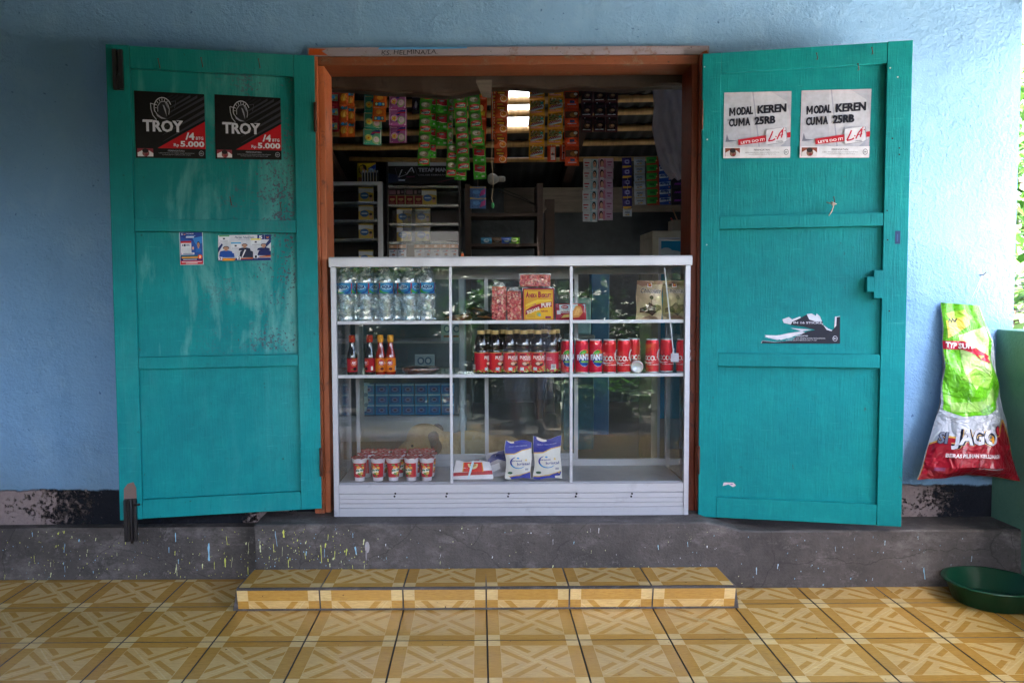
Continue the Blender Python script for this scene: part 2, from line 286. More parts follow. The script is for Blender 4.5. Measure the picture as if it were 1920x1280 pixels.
class PR:
    """flat print: 2D shapes laid as thin layers on a surface fn(u, v, lift)"""
    def __init__(s, mb, fn, mi=0, step=None, dh=.00012, h0=.0002):
        s.mb, s.fn, s.mi, s.step, s.dh, s.h = mb, fn, mi, step, dh, h0
        s.T = None
    def raw(s, vs, fs, col):
        if s.T: vs = [s.T(*p) for p in vs]
        if s.step:
            bm = bmesh.new(); bv = [bm.verts.new((x, y, 0)) for x, y in vs]
            for f in fs:
                try: bm.faces.new([bv[i] for i in f])
                except ValueError: pass
            xs = [p[0] for p in vs]; ys = [p[1] for p in vs]
            st = s.step if isinstance(s.step, tuple) else (s.step, s.step)
            for ax, lo, hi, sp in ((0, min(xs), max(xs), st[0]), (1, min(ys), max(ys), st[1])):
                if not sp: continue
                k = math.ceil(lo/sp)
                while k*sp < hi:
                    if k*sp > lo:
                        bmesh.ops.bisect_plane(bm, geom=bm.verts[:]+bm.edges[:]+bm.faces[:], plane_co=(k*sp, 0, 0) if ax == 0 else (0, k*sp, 0), plane_no=(1, 0, 0) if ax == 0 else (0, 1, 0))
                    k += 1
            bm.verts.index_update(); vs = [(v.co.x, v.co.y) for v in bm.verts]; fs = [tuple(v.index for v in f.verts) for f in bm.faces]; bm.free()
        s.mb.add([s.fn(x, y, s.h) for x, y in vs], fs, s.mi, col); s.h += s.dh; return s
    def poly(s, pts, col): return s.raw(pts, [tuple(range(len(pts)))], col)
    def rect(s, x0, y0, x1, y1, col): return s.poly([(x0, y0), (x1, y0), (x1, y1), (x0, y1)], col)
    def ell(s, cx, cy, rx, ry, col, n=20, a0=0, a1=360):
        full = a1-a0 >= 360; k = n if full else n+1
        return s.poly([(cx+rx*math.cos(R(a0+(a1-a0)*i/n)), cy+ry*math.sin(R(a0+(a1-a0)*i/n))) for i in range(k)], col)
    def line(s, pts, wd, col):
        o = s.dh; s.dh = .00003
        for (x0, y0), (x1, y1) in zip(pts, pts[1:]):
            d = math.hypot(x1-x0, y1-y0) or 1; nx, ny = -(y1-y0)/d*wd/2, (x1-x0)/d*wd/2
            s.poly([(x0+nx, y0+ny), (x0-nx, y0-ny), (x1-nx, y1-ny), (x1+nx, y1+ny)], col)
        s.dh = o; s.h += s.dh; return s
    def text(s, t, x0, y0, x1, y1, col, bold=0, shear=0, rot=0, fn=None, space=1.0, fat=0):
        if fat:
            for k in (-1, 1, -.33, .33): s.text(t, x0+k*fat, y0, x1+k*fat, y1, col, bold, shear, rot, fn, space); s.h -= s.dh*.7
            s.h += s.dh*2; return s
        vs, fs, _ = text_mesh(t, bold, shear, space); c, sn = math.cos(rot), math.sin(rot); w, h = x1-x0, y1-y0; mx, my = (x0+x1)/2, (y0+y1)/2
        P = []
        for x, y in vs:
            a, b = (x-.5)*w, (y-.5)*h
            if fn: a, b = fn(a, b)
            P.append((mx+a*c-b*sn, my+a*sn+b*c))
        return s.raw(P, fs, col)
def clip(poly, x0, y0, x1, y1):
    for ax, lim, sg in ((0, x0, 1), (0, x1, -1), (1, y0, 1), (1, y1, -1)):
        o = []
        for i in range(len(poly)):
            a, b = poly[i-1], poly[i]; da, db = sg*(a[ax]-lim), sg*(b[ax]-lim)
            if (da >= 0) != (db >= 0): t = da/(da-db); o.append((a[0]+(b[0]-a[0])*t, a[1]+(b[1]-a[1])*t))
            if db >= 0: o.append(b)
        poly = o
        if not poly: return []
    return poly
# ------------------------------------------------------------------ floor of printed tiles
A, B, Lt = '#b58b40', '#ccac6e', '#d3b87e'
TR = random.Random(12)
def tw(h, k):
    c = [int(h[i:i+2], 16) for i in (1, 3, 5)]; return '#%02x%02x%02x' % tuple(max(0, min(255, int(x*k))) for x in c)
A0, B0, L0 = A, B, Lt
def tile_print(pr, x0, y0, s, hgt=None, flip=False, face=0):
    """one tile pattern with its corner at (x0, y0); hgt < s shows a cut tile, face=1 the riser cut"""
    g = .0028; H = hgt if hgt else s; kk = TR.uniform(.93, 1.04); A, B, Lt = tw(A0, kk), tw(B0, kk), tw(L0, kk)
    def C(pts, col):
        q = clip([(x0+a*s, y0+b*s) for a, b in pts], x0+g, y0+g, x0+s-g, y0+H-g)
        if len(q) > 2:
            if abs(sum(q[i-1][0]*q[i][1]-q[i][0]*q[i-1][1] for i in range(len(q)))) > 1e-7: pr.poly(q, col)
    h = pr.h; pr.h = h-.0004; C([(0, 0), (1, 0), (1, 1), (0, 1)], B); pr.h = h; e = .14
    C([(e, 0), (1-e, 0), (1-e, e), (e, e)], A); C([(e, 1-e), (1-e, 1-e), (1-e, 1), (e, 1)], A) 
    C([(0, e), (e, e), (e, 1-e), (0, 1-e)], A); C([(1-e, e), (1, e), (1, 1-e), (1-e, 1-e)], A)
    C([(0, 0), (e, 0), (e, e), (0, e)], Lt); C([(1-e, 0), (1, 0), (1, e), (1-e, e)], Lt); C([(0, 1-e), (e, 1-e), (e, 1), (0, 1)], Lt); C([(1-e, 1-e), (1, 1-e), (1, 1), (1-e, 1)], Lt)
    pr.h = h+.0003
    for a, b, c, d in ((e, e, 1-e, e+.004), (e, 1-e-.004, 1-e, 1-e), (e, e, e+.004, 1-e), (1-e-.004, e, 1-e, 1-e)):
        C([(a, b), (c, b), (c, d), (a, d)], Lt)
    pr.h = h+.0004
    def S(p, q, wd, col=None):
        col = col or A
        for k in range(4):
            def rt(a):
                x, y = a
                for _ in range(k): x, y = -y, x
                return x, y
            (ax, ay), (bx, by) = rt(p), rt(q); d = math.hypot(bx-ax, by-ay); nx, ny = -(by-ay)/d*wd/2, (bx-ax)/d*wd/2
            q4 = clip([(ax+nx, ay+ny), (ax-nx, ay-ny), (bx-nx, by-ny), (bx+nx, by+ny)], -1, -1, 1, 1)
            if len(q4) > 2: C([(.5+a*.354, .5+b*.354) for a, b in q4], col)
    S((1.05, .93), (-.12, -.02), .04, Lt); S((.80, 1.1), (-.10, .2), .17); S((-.66, 1.1), (-.16, .55), .17); S((-.9, 1.1), (-.2, .4), .025, Lt)
    pr.h = h
fl = MB(); fl.quad([(-3, -3.3, -.004), (3, -3.3, -.004), (3, .1, -.004), (-3, .1, -.004)], 1, '#333333')
pr = PR(fl, lambda u, v, h: (u, v, h-.001), 0, dh=0)
JX, JY, TS = .003, -.650, .2965
for i in range(-8, 8):
    for j in range(-9, 3): tile_print(pr, JX+i*TS, JY+j*TS, TS)
tag(fl.build('floor', [TILE, GROUT]), 'glazed parquet-print floor tiles with dark joints', None, None, 'structure')
# tiled step
st = thing('tiled_step', (0, -.3, 0), 'low step faced with yellow parquet-print tiles below the shop counter', 'step')
SX0, SX1, SY0, SY1, SZ = -.900, .902, -.392, -.196, .080
m = MB(); v8 = [(SX0, SY0-.004, 0), (SX1, SY0-.004, 0), (SX1-.015, SY1, 0), (SX0+.015, SY1, 0), (SX0+.012, SY0, SZ), (SX1-.010, SY0, SZ), (SX1-.018, SY1, SZ), (SX0+.018, SY1, SZ)]
m.add(v8, [(0, 3, 2, 1), (4, 5, 6, 7), (0, 1, 5, 4), (1, 2, 6, 5), (3, 0, 4, 7), (2, 3, 7, 6)], 0, '#5a5458'); m.build('step_core', CONC, st)
m = MB(); k = 6; ts = (SX1-.010-SX0-.012-.01)/k; x0 = SX0+.017
p1 = PR(m, lambda u, v, h: (u+(v-SY0)*.02*(1 if u < 0 else -1), v, SZ+.002+h), 0, dh=0)
for i in range(k): tile_print(p1, x0+i*ts, SY0, ts, SY1-SY0-.003)
m.build('tread_tiles', [TILE], st)
m = MB(); p1 = PR(m, lambda u, v, h: (u*(1+.006*(1-v/SZ)), SY0-.005-h, v), 0, dh=0)
for i in range(k):
    q = PR(m, lambda u, v, h: (u*(1+.006*(1-v/SZ)), SY0-.005-.003*(1-v/SZ)-h, SZ-.003-v), 0, dh=0)
    tile_print(q, x0+i*ts, 0, ts, SZ-.008)
m.build('riser_tiles', [TILE], st)
# ------------------------------------------------------------------ concrete plinth with paint drips
def drips(m, fn, x0, x1, z0, z1, n, mi, seed, cols=('#c9cf63', '#8fbfd8', '#c9cf63', '#cfd6a0'), big=1.0):
    rr = random.Random(seed); p = PR(m, fn, mi, dh=.00001)
    for i in range(n):
        u = rr.uniform(x0, x1); v = rr.uniform(z0, z1); t = rr.random(); c = rr.choice(cols)
        if t < .72: a = rr.uniform(.0006, .0016); p.ell(u, v, a, a*rr.uniform(1, 2.2), c, 7)
        else:
            a = rr.choice((.0009, .0013, .0018, .0032))*big*rr.uniform(.8, 1.2); L = (.006+.03*rr.random()**2.2)*big*(2 if rr.random() < .18 else 1)
            if v-L > z0: k = rr.uniform(-.12, .12)*L; q = rr.uniform(.5, 1.3); p.poly([(u-a*.5, v), (u-a*q, v-L*.25), (u-a*.5+k*.6, v-L*.6), (u-a*.9*q+k*.9, v-L*.9), (u-a*.2+k, v-L), (u+a*.7*q+k, v-L*.95), (u+a*.4+k*.5, v-L*.5), (u+a, v-L*.2), (u+a*.4, v+a)], c); [p.ell(u+rr.gauss(0, .006), v+rr.gauss(0, .008), .0006, .0008, c, 5) for _ in range(rr.choice((0, 0, 2, 5)))]
PAINT = SMOOTH
pl = thing('concrete_plinth', (0, -.1, 0), 'stained grey concrete plinth with yellow and blue paint drips under the shop wall', 'plinth')
m = MB(); m.add([(-2.7, -.066, 0), (-.86, -.075, 0), (-.86, -.055, .205), (-2.7, -.05, .20), (-2.7, .02, .20), (-.86, .02, .205)], [(0, 1, 2, 3), (3, 2, 5, 4)], 0)
drips(m, lambda u, v, h: (u, -.073+.018*v/.2-h-.001, v), -2.0, -.87, .004, .195, 240, 1, 3, big=1.15)
m.build('low_plinth', [CONC, PAINT], pl)
m = MB(); vs = []; nx = 60
for i in range(nx+1):
    x = -.878+i*(2.95+.878)/nx; k = .0025*math.sin(x*9)+.002*math.sin(x*23); zt = .25 if x < .86 else .25-.035*min(1, (x-.86)/.12)
    yt = -.19 if x < .86 else -.19-.0*x; vs += [(x+(.012 if i == 0 else 0), -.198+k, 0), (x+(.006 if i == 0 else 0), -.19+k*.6, zt*.5), (x, yt+.004+k*.4, zt-.006), (x, yt+.010, zt), (x, .3, zt)]
fs = [(i*5+j, (i+1)*5+j, (i+1)*5+j+1, i*5+j+1) for i in range(nx) for j in range(4)]; m.add(vs, fs, 0, sm=False)
m.add([(-.878, -.185, 0), (-.866, -.198, 0), (-.872, -.19, .125), (-.878, -.186, .244), (-.878, -.18, .25), (-.878, 0, .25), (-.878, 0, 0)], [(6, 5, 4, 3, 2, 1)], 0)
fn = lambda u, v, h: (u, -.2015+.006*v/.25-h, v)
drips(m, fn, -.865, -.45, .004, .24, 210, 1, 5); drips(m, fn, -.45, 1.0, .006, .24, 110, 1, 6, ('#9fd0de', '#d9dde0', '#cfd6a0'), .6); drips(m, fn, 1.0, 1.9, .006, .2, 60, 1, 8, ('#7fb0c8', '#9ab6c4'), .8)
p = PR(m, fn, 1, dh=.0001); p.ell(-.448, .165, .009, .022, '#9f999c'); p.ell(-.452, .135, .003, .02, '#8b868a')
m.build('high_plinth', [CONC, PAINT], pl)
m = MB()
m.add([(-.64, -.10, .2515), (.85, -.11, .2515), (.85, .35, .2515), (-.64, .35, .2515)], [(0, 1, 2, 3)], 0); m.build('threshold', [CONC], pl)
# ------------------------------------------------------------------ wall
wl = thing('shop_wall', (0, 0, 0), 'sky-blue rough stucco wall with a black painted base around the shop opening', 'wall')
m = MB(); OX0, OX1, OZ1 = -.683, .884, 2.082
m.box(-2.75, OX0, 0, .15, 0, 2.7); m.box(OX1, 2.112, 0, .15, 0, 2.7); m.box(OX0, OX1, 0, .15, OZ1, 2.7)
m.build('stucco', WALL, wl)
# ------------------------------------------------------------------ wooden door frame and beam
fr = thing('door_frame', (0, 0, .25), 'orange painted timber frame around the shop opening with a chalky top edge', 'door frame')
def wob(m, x0, x1, y0, y1, z0, z1, mi=0): m.box(x0, x1, y0, y1, z0, z1, mi)
m = MB(); m.box(-.680, -.641, -.028, .14, .215, 2.046, 0); m.box(-.641, -.617, -.018, .14, .235, 2.012, 0); m.build('jamb', [FRL], fr, .003)
m = MB(); m.box(.842, .881, -.028, .14, .215, 2.046, 0); m.box(.817, .842, -.018, .14, .235, 2.012, 0); m.build('jamb', [FRR], fr, .003)
m = MB(); m.box(-.641, .842, -.022, .14, 2.012, 2.0465); m.build('lintel', [FRT], fr, .003)
m = MB(); m.box(-.680, .881, -.024, .14, 2.0475, 2.080, 0)
p = PR(m, lambda u, v, h: (u, -.0245-h, v), 1); p.poly([(-.676, 2.052), (-.60, 2.05), (-.625, 2.066), (-.605, 2.074), (-.672, 2.077)], '#a8481c'); p.poly([(.845, 2.049), (.878, 2.049), (.872, 2.062), (.86, 2.058)], '#8a4428')
p.text('KS. HELMINA/LA.', -.392, 2.052, -.175, 2.069, '#1c1a20', 0, .1, .01, lambda a, b: (a, b+.0016*math.sin(a*90))); p.poly([(-.405, 2.071), (-.33, 2.07), (-.06, 2.0735), (-.06, 2.0795), (-.40, 2.0795)], '#4f8fc4')
m.build('head_board', [FRW, PAINT], fr)
bm_ = thing('timber_beam', (0, .2, 1.9), 'dark rough-sawn timber beam spanning just inside the opening', 'beam')
m = MB(); n = 60; vs = []
for i in range(n+1):
    x = -.85+i*1.9/n; d = .006*math.sin(x*7+1)+.004*math.sin(x*19); zb = 1.966+d+(.006 if x > .35 else 0)-.026*math.exp(-((x+.17)/.16)**2)
    vs += [(x, .151, 2.10), (x, .151+.004*math.sin(x*31), zb+.008), (x, .16, zb), (x, .24, zb+.004), (x, .24, 2.1)]
m.add(vs, [(i*5+j, (i+1)*5+j, (i+1)*5+j+1, i*5+j+1) for i in range(n) for j in range(4)]); m.build('beam_body', BEAM, bm_)
m = MB(); m.add([(-.03, .149, 2.0), (.04, .149, 2.0), (.035, .147, 1.925), (.0, .147, 1.93)], [(0, 3, 2, 1)]); m.build('wood_patch', PLANK, bm_)
# ------------------------------------------------------------------ shutters
def shutter(left):
    e = thing('shutter_door', (0, 0, 0), None, 'shutter', 'turquoise shutters folded open against the wall')
    MAT = SHL if left else SHR; s = -1 if left else 1; Wd = .742 if left else .737; zb, zt = (.284, 2.032) if left else (.243, 2.032)
    sw1, sw0 = (.080, .079) if left else (.085, .068)     # outer, inner stile
    T = .034
    def bx(name, u0, u1, z0, z1, y0=-T, y1=0, bev=.002, mat=MAT):
        m = MB(); a, b = sorted((s*u0, s*u1)); m.box(a, b, y0, y1, z0, z1); return m.build(name, mat, e, bev)
    zs = [(1.951, 2.032), (1.360, 1.407), (.848, .893), (.284, .355)] if left else [(1.956, 2.032), (1.366, 1.414), (.838, .888), (.243, .322)]
    bx('stile', 0, sw0, zb, zt); bx('stile', Wd-sw1, Wd, zb-.001, zt+.001)
    for a, b in zs: bx('rail', sw0+.0008, Wd-sw1-.0008, a, b, -T+(.0015), 0)
    for (a, b), (c, d) in zip(zs, zs[1:]): bx('panel', sw0+.0005, Wd-sw1-.0005, d+.0005, a-.0005, -T+.021, -.004, 0)
    return e, Wd
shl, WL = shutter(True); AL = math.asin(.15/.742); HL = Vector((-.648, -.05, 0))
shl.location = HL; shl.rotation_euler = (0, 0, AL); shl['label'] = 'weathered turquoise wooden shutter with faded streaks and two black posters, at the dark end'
shr, WR = shutter(False); AR = -math.asin(.15/.737); HR = Vector((.847, -.05, 0))
shr.location = HR; shr.rotation_euler = (0, 0, AR); shr['label'] = 'evenly painted turquoise wooden shutter carrying the two white posters and a torn sticker'
def on_shutter(px, py, left, depth=.034):
    """pixel -> (u, z) in the frame of a shutter, on its face"""
    H, a = (HL, AL) if left else (HR, AR); d = ray(px, py); X = Vector((math.cos(a), math.sin(a), 0)); Nn = Vector((-math.sin(a), math.cos(a), 0))
    O = H-Nn*depth; t = (O-CAM).dot(Nn)/d.dot(Nn); P = CAM+d*t; return (P-O).dot(X), P.z
def shut_part(name, mb, mats, left, bev=0):
    return mb.build(name, mats, shl if left else shr, bev)
# left fittings: bolts, nails, hinges
m = MB(); a, z1 = on_shutter(216, 96, True); b, z0 = on_shutter(228, 168, True); m.box(a-.008, a+.005, -.05, -.0355, z0, z1+.003); m.box(b-.004, b+.009, -.05, -.0355, z0, z1+.003); m.box(a-.008, b+.009, -.042, -.0358, z0-.004, z1)
m.tube([(a+.012, -.047, z1), (a+.012, -.047, z0+.05), (a+.012, -.062, z0+.045)], .005); shut_part('top_bolt', m, BLACKM, True, .001)
m = MB(); a, z1 = on_shutter(236, 935, True); b, z0 = on_shutter(256, 1012, True); m.box(a-.006, a+.006, -.052, -.0355, z0, z1); m.box(b-.004, b+.006, -.052, -.0355, z0, z1); m.box(a-.004, b+.004, -.044, -.0358, z0-.001, z1+.001)
m.tube([(a+.02, -.05, z1), (a+.02, -.05, z0-.006)], .006); m.tube([(b-.004, -.05, z1-.02), (b+.02, -.056, z1-.018)], .004); shut_part('bottom_bolt', m, BLACKM, True, .001)
m = MB(); a, z1 = on_shutter(243, 905, True); p = PR(m, lambda u, v, h: (u, -.0355-h, v)); p.poly([(a-.022, z1-.085), (a+.024, z1-.09), (a+.023, z1-.02), (a+.014, z1+.003), (a-.006, z1-.002), (a-.02, z1-.02)], '#6d5a55'); shut_part('bare_patch', m, PAINT, True)
def nail(px, py, left, mat=RUST, L=.028):
    u, z = on_shutter(px, py, left); m = MB(); m.tube([(u, -.034, z), (u+.002, -.046, z-.002), (u-.003, -.05, z+L)], .0016, 6); m.tube([(u-.003, -.05, z+L), (u-.003, -.05, z+L+.002)], .003, 6); shut_part('bent_nail', m, mat, left)
for q in ((300, 128), (380, 126), (487, 128), (527, 395), (434, 385)): nail(*q, True)
for q in ((1531, 112), (1634, 102), (1608, 132), (1563, 380)): nail(*q, False, RUST, .018)
m = MB()
for zz, hh in ((1.80, .055), (.47, .055)): m.box(-.004, .0015, -.040, .0, zz-hh, zz+hh); m.tube([(0, -.041, zz-hh), (0, -.041, zz+hh)], .006, 8)
shut_part('hinge', m, RUST, True)
m = MB()
for zz, hh in ((1.80, .055), (.47, .055)): m.tube([(-.001, -.041, zz-hh), (-.001, -.041, zz+hh)], .005, 8)
shut_part('hinge', m, RUST, False)
# right fittings: keeper block, twine, blue tape, bolts
u, z = on_shutter(1652, 533, False); m = MB(); m.box(u-.052, u+.002, -.047, -.0135, z-.028, z+.028); m.box(u-.028, u+.0015, -.0475, -.0136, z-.052, z+.052); shut_part('latch_block', m, SHR, False, .002)
u, z = on_shutter(1560, 382, False); m = MB(); m.tube([(u-.02, -.04, z+.005), (u-.006, -.046, z), (u+.004, -.048, z-.004), (u-.003, -.044, z-.03), (u-.012, -.04, z-.045)], .002, 6); m.tube([(u-.005, -.048, z+.004), (u+.012, -.046, z-.004), (u+.0, -.05, z-.008), (u-.004, -.044, z+.002)], .0035, 6); shut_part('twine_knot', m, LEAFW, False)
u, z = on_shutter(1683, 445, False); m = MB(); PR(m, lambda a, b, h: (a, -.0355-h, b)).rect(u-.009, z-.024, u+.009, z+.024, '#1f3f66').rect(u-.003, z-.016, u+.001, z+.012, '#2e5580'); shut_part('blue_tape', m, PAPER, False)
m = MB(); p = PR(m, lambda a, b, h: (a, -.0352-h, b))
for q in ((1321, 126), (1326, 262), (1669, 128), (1683, 145), (1325, 459)): u, z = on_shutter(*q, False); p.ell(u, z, .0028, .0028, '#b9b4b0', 8)
for q in ((1686, 278), (1686, 290), (1667, 583), (1664, 450), (1673, 260), (1663, 395), (1302, 655)): u, z = on_shutter(*q, False); p.ell(u, z, .003, .0026, '#2d1512', 8)
shut_part('screw_heads', m, PAINT, False)
m = MB(); p = PR(m, lambda a, b, h: (a, -.0138-h, b)); u, z = on_shutter(1368, 908, False, .013)
p.poly([(u-.026, z-.006), (u-.022, z+.008), (u+.014, z+.009), (u+.024, z-.002), (u+.012, z-.008), (u-.004, z+.001)], '#c9bcc4').rect(u+.003, z, u+.012, z+.004, '#7c5f9c'); shut_part('sticker_scrap', m, PAPER, False)
# ------------------------------------------------------------------ posters stuck on the shutters
def poster(name, label, cat, group, left, quad, draw, mat=PAPER):
    """quad: the four photo corners TL, TR, BR, BL; draw(pr) prints in a 1 x 1 unit square"""
    H, a = (HL, AL) if left else (HR, AR); q = [on_shutter(x, y, left, .0145) for x, y in quad]
    Mx = Matrix.Translation(H)@Matrix.Rotation(a, 4, 'Z'); cx = sum(p[0] for p in q)/4; cz = sum(p[1] for p in q)/4
    base = Mx@Vector((cx, -.0138, cz)); e = thing(name, base, label, cat, group); ORG[e.name] = Vector((0, 0, 0)); e.rotation_euler = (0, 0, a)
    def fn(u, v, h):
        (x0, y0), (x1, y1), (x2, y2), (x3, y3) = q; tx, ty = x0+(x1-x0)*u, y0+(y1-y0)*u; bx, by = x3+(x2-x3)*u, y3+(y2-y3)*u
        return (bx+(tx-bx)*v-cx, -h-.0003*math.sin(u*9+v*5)-.0004, by+(ty-by)*v-cz)
    m = MB(); pr = PR(m, fn, 0, .1); draw(pr); o = m.build('printed_sheet', mat, e); return e
def warning(p, y1, fg, bg, skin):
    p.rect(.025, .02, .25, y1-.01, skin[0]); p.poly([(.03, .02), (.03, y1*.5), (.1, y1*.75), (.2, y1*.7), (.25, y1*.45), (.25, .02)], '#c9c2c8'); p.ell(.145, y1*.45, .05, y1*.33, skin[1]); p.ell(.14, y1*.7, .045, y1*.22, '#20141a'); p.ell(.155, y1*.3, .022, y1*.12, '#7a2030')
    p.text('PERINGATAN:', .46, y1*.66, .70, y1*.82, fg, .01); p.text('KARENA MEROKOK, SAYA TERKENA KANKER TENGGOROKAN.', .33, y1*.44, .84, y1*.54, fg); p.text('LAYANAN BERHENTI MEROKOK (0800-177-6565)', .38, y1*.26, .79, y1*.36, fg)
    p.ell(.94, y1*.52, .035, y1*.27, fg); p.ell(.94, y1*.52, .029, y1*.22, bg); p.text('18+', .92, y1*.42, .96, y1*.60, fg, .02)
def troy(p):
    p.rect(0, 0, 1, 1, '#040406')
    for i, (x, y) in enumerate(((.55, .98), (.62, .98), (.70, .98), (.8, .98), (.9, .98), (1, .97), (1, .87), (1, .77), (1, .67))):
        L = .62; q = clip([(x, y), (x-L, y-L*.68), (x-L+.01, y-L*.68-.0), (x, y-.028-.004*i)], .35, .15, 1, .99)
        if len(q) > 2: p.poly(q, '#2c2c34' if i > 2 else '#16161c')
    p.poly([(.31, .15), (1, .15), (1, .575)], '#a00a18')
    g = '#a9a9b4'
    # helmet emblem
    cx, cy = .40, .76
    for r0, c in ((.135, g), (.123, '#040406')): p.poly([(cx+r0*.95*math.cos(R(t)), cy+r0*1.2*math.sin(R(t))) for t in range(20, 215, 15)]+[(cx-.06, cy-.12), (cx, cy)], c)
    for t in range(50, 200, 22): c, s = math.cos(R(t)), math.sin(R(t)); p.line([(cx+.085*c, cy+.105*s), (cx+.11*c, cy+.14*s)], .008, g)
    p.poly([(cx-.075, cy-.1), (cx-.07, cy+.02), (cx-.03, cy+.085), (cx+.03, cy+.1), (cx+.075, cy+.06), (cx+.095, cy-.02), (cx+.085, cy-.1), (cx+.05, cy-.155), (cx-.0, cy-.15)], '#18181e')
    p.line([(cx-.07, cy-.06), (cx-.07, cy+.02), (cx-.03, cy+.085), (cx+.03, cy+.1), (cx+.075, cy+.06), (cx+.095, cy-.02), (cx+.085, cy-.1)], .007, g)
    p.poly([(cx-.0, cy+.05), (cx+.02, cy-.02), (cx+.055, cy-.13), (cx+.045, cy-.03), (cx+.025, cy+.03)], '#8a8a96'); p.poly([(cx-.10, cy-.08), (cx-.02, cy-.14), (cx+.05, cy-.165), (cx-.02, cy-.165), (cx-.08, cy-.13)], '#8a8a96'); p.poly([(cx+.03, cy+.09), (cx+.075, cy+.06), (cx+.085, cy-.02), (cx+.06, cy+.02)], '#6a6a76')
    p.line([(cx-.10, cy+.04), (cx-.17, cy+.06), (cx-.165, cy-.03), (cx-.14, cy-.12), (cx-.09, cy-.185)], .009, g); p.line([(cx+.12, cy+.10), (cx+.19, cy+.11), (cx+.17, cy-.0)], .005, '#4a4a54')
    # name
    S = '#b8b8c6'; p.text('TROY', .115, .395, .68, .57, S, .02, fat=.004)
    for x0, x1, y in ((.115, .255, .563), (.595, .68, .563)): p.rect(x0, y, x1, y+.010, S)
    p.text('/4', .715, .285, .845, .395, '#c9c6cf', .03); p.text('BTG', .865, .288, .972, .335, '#c9c6cf', .02); p.text('Rp', .545, .165, .62, .225, '#c9c6cf', .015); p.text('5.000', .64, .175, .985, .265, '#c9c6cf', .035)
    warning(p, .15, '#8f8f98', '#040406', ('#7a2a38', '#7a4a4a'))
TQ = 'black cigarette posters on the weathered shutter'
poster('poster', 'black TROY poster with helmet emblem and red price corner, beside the black bolt', 'poster', TQ, True, [(251, 170), (383, 177), (386, 298), (255, 296)], troy, SMOOTH)
poster('poster', 'black TROY poster with a worn folded corner, beside the orange jamb', 'poster', TQ, True, [(402, 177), (526, 184), (528, 300), (404, 298)], troy, SMOOTH)
def lalights(p):
    p.rect(0, 0, 1, 1, '#b9bbc8'); p.poly([(.0, .25), (.42, .18), (.40, 1), (0, 1)], '#aeb1c0'); p.poly([(.42, 1), (.44, 1), (.55, .17), (.53, .17)], '#9a9db0'); p.poly([(.7, 1), (1, 1), (1, .6), (.93, .85)], '#a7aaba'); p.poly([(.85, .17), (1, .17), (1, .3)], '#9fa2b4')
    p.poly([(.03, .25), (.05, .37), (.08, .28), (.22, .265), (.09, .25)], '#6a6c80')
    k = '#0c1226'; p.T = lambda x, y: (x, y+(x-.5)*.058)
    def em(x0, y0, x1, y1):
        t = (x1-x0)*.25; mx = (x0+x1)/2; p.rect(x0, y0, x0+t, y1, k); p.rect(x1-t, y0, x1, y1, k); p.poly([(x0, y1), (x0+t*1.05, y1), (mx+t*.1, y0+(y1-y0)*.42), (mx-t*.15, y0+(y1-y0)*.18)], k); p.poly([(x1-t*1.05, y1), (x1, y1), (mx+t*.15, y0+(y1-y0)*.18), (mx-t*.1, y0+(y1-y0)*.42)], k)
    em(.08, .665, .172, .79); p.text('ODAL', .188, .665, .435, .79, k, .035, fat=.003); p.text('KEREN', .505, .665, .93, .79, k, .035, fat=.003)
    p.text('CU', .08, .50, .205, .622, k, .035, fat=.003); em(.22, .50, .315, .622); p.text('A', .325, .50, .395, .622, k, .035, fat=.003); p.text('25RB', .465, .50, .77, .622, k, .035, fat=.003); p.T = None
    p.poly([(.225, .195), (.22, .28), (.66, .345), (.66, .245)], '#b0182e'); p.poly([(.95, .30), (1, .305), (1, .385), (.94, .375)], '#b0182e'); p.text("LET'S DO IT!", .26, .235, .62, .275, '#d9d5dc', .03, 0, .13)
    p.poly([(.67, .19), (.925, .235), (.955, .25), (.935, .455), (.90, .46), (.645, .43), (.63, .40), (.645, .21)], '#9094a4'); p.poly([(.66, .20), (.915, .24), (.945, .26), (.92, .45), (.895, .455), (.645, .42), (.64, .40), (.645, .21)], '#cdced8')
    r = '#b0183c'; p.line([(.735, .40), (.715, .345), (.68, .265), (.675, .25), (.74, .262), (.775, .285)], .022, r); p.ell(.785, .318, .011, .011, r); p.line([(.80, .275), (.835, .36), (.885, .425), (.875, .35), (.865, .30)], .02, r); p.line([(.815, .33), (.89, .345)], .014, r); p.ell(.895, .44, .01, .01, r); p.ell(.915, .405, .009, .009, r); p.text('LIGHTS', .79, .235, .885, .255, '#4a5068', .02)
    p.rect(0, 0, 1, .165, '#d2d2da'); warning(p, .16, '#2a2c3c', '#d2d2da', ('#7a3a2a', '#7a5a4a'))
LQ = 'white cigarette posters on the evenly painted shutter'
poster('poster', 'white MODAL KEREN poster with red ribbon, above the twine knot on the outer side', 'poster', LQ, False, [(1503, 170), (1634, 167), (1629, 296), (1499, 296)], lalights)
poster('poster', 'white MODAL KEREN poster nearest the dark red door jamb', 'poster', LQ, False, [(1358, 174), (1484, 171), (1481, 296), (1356, 297)], lalights)
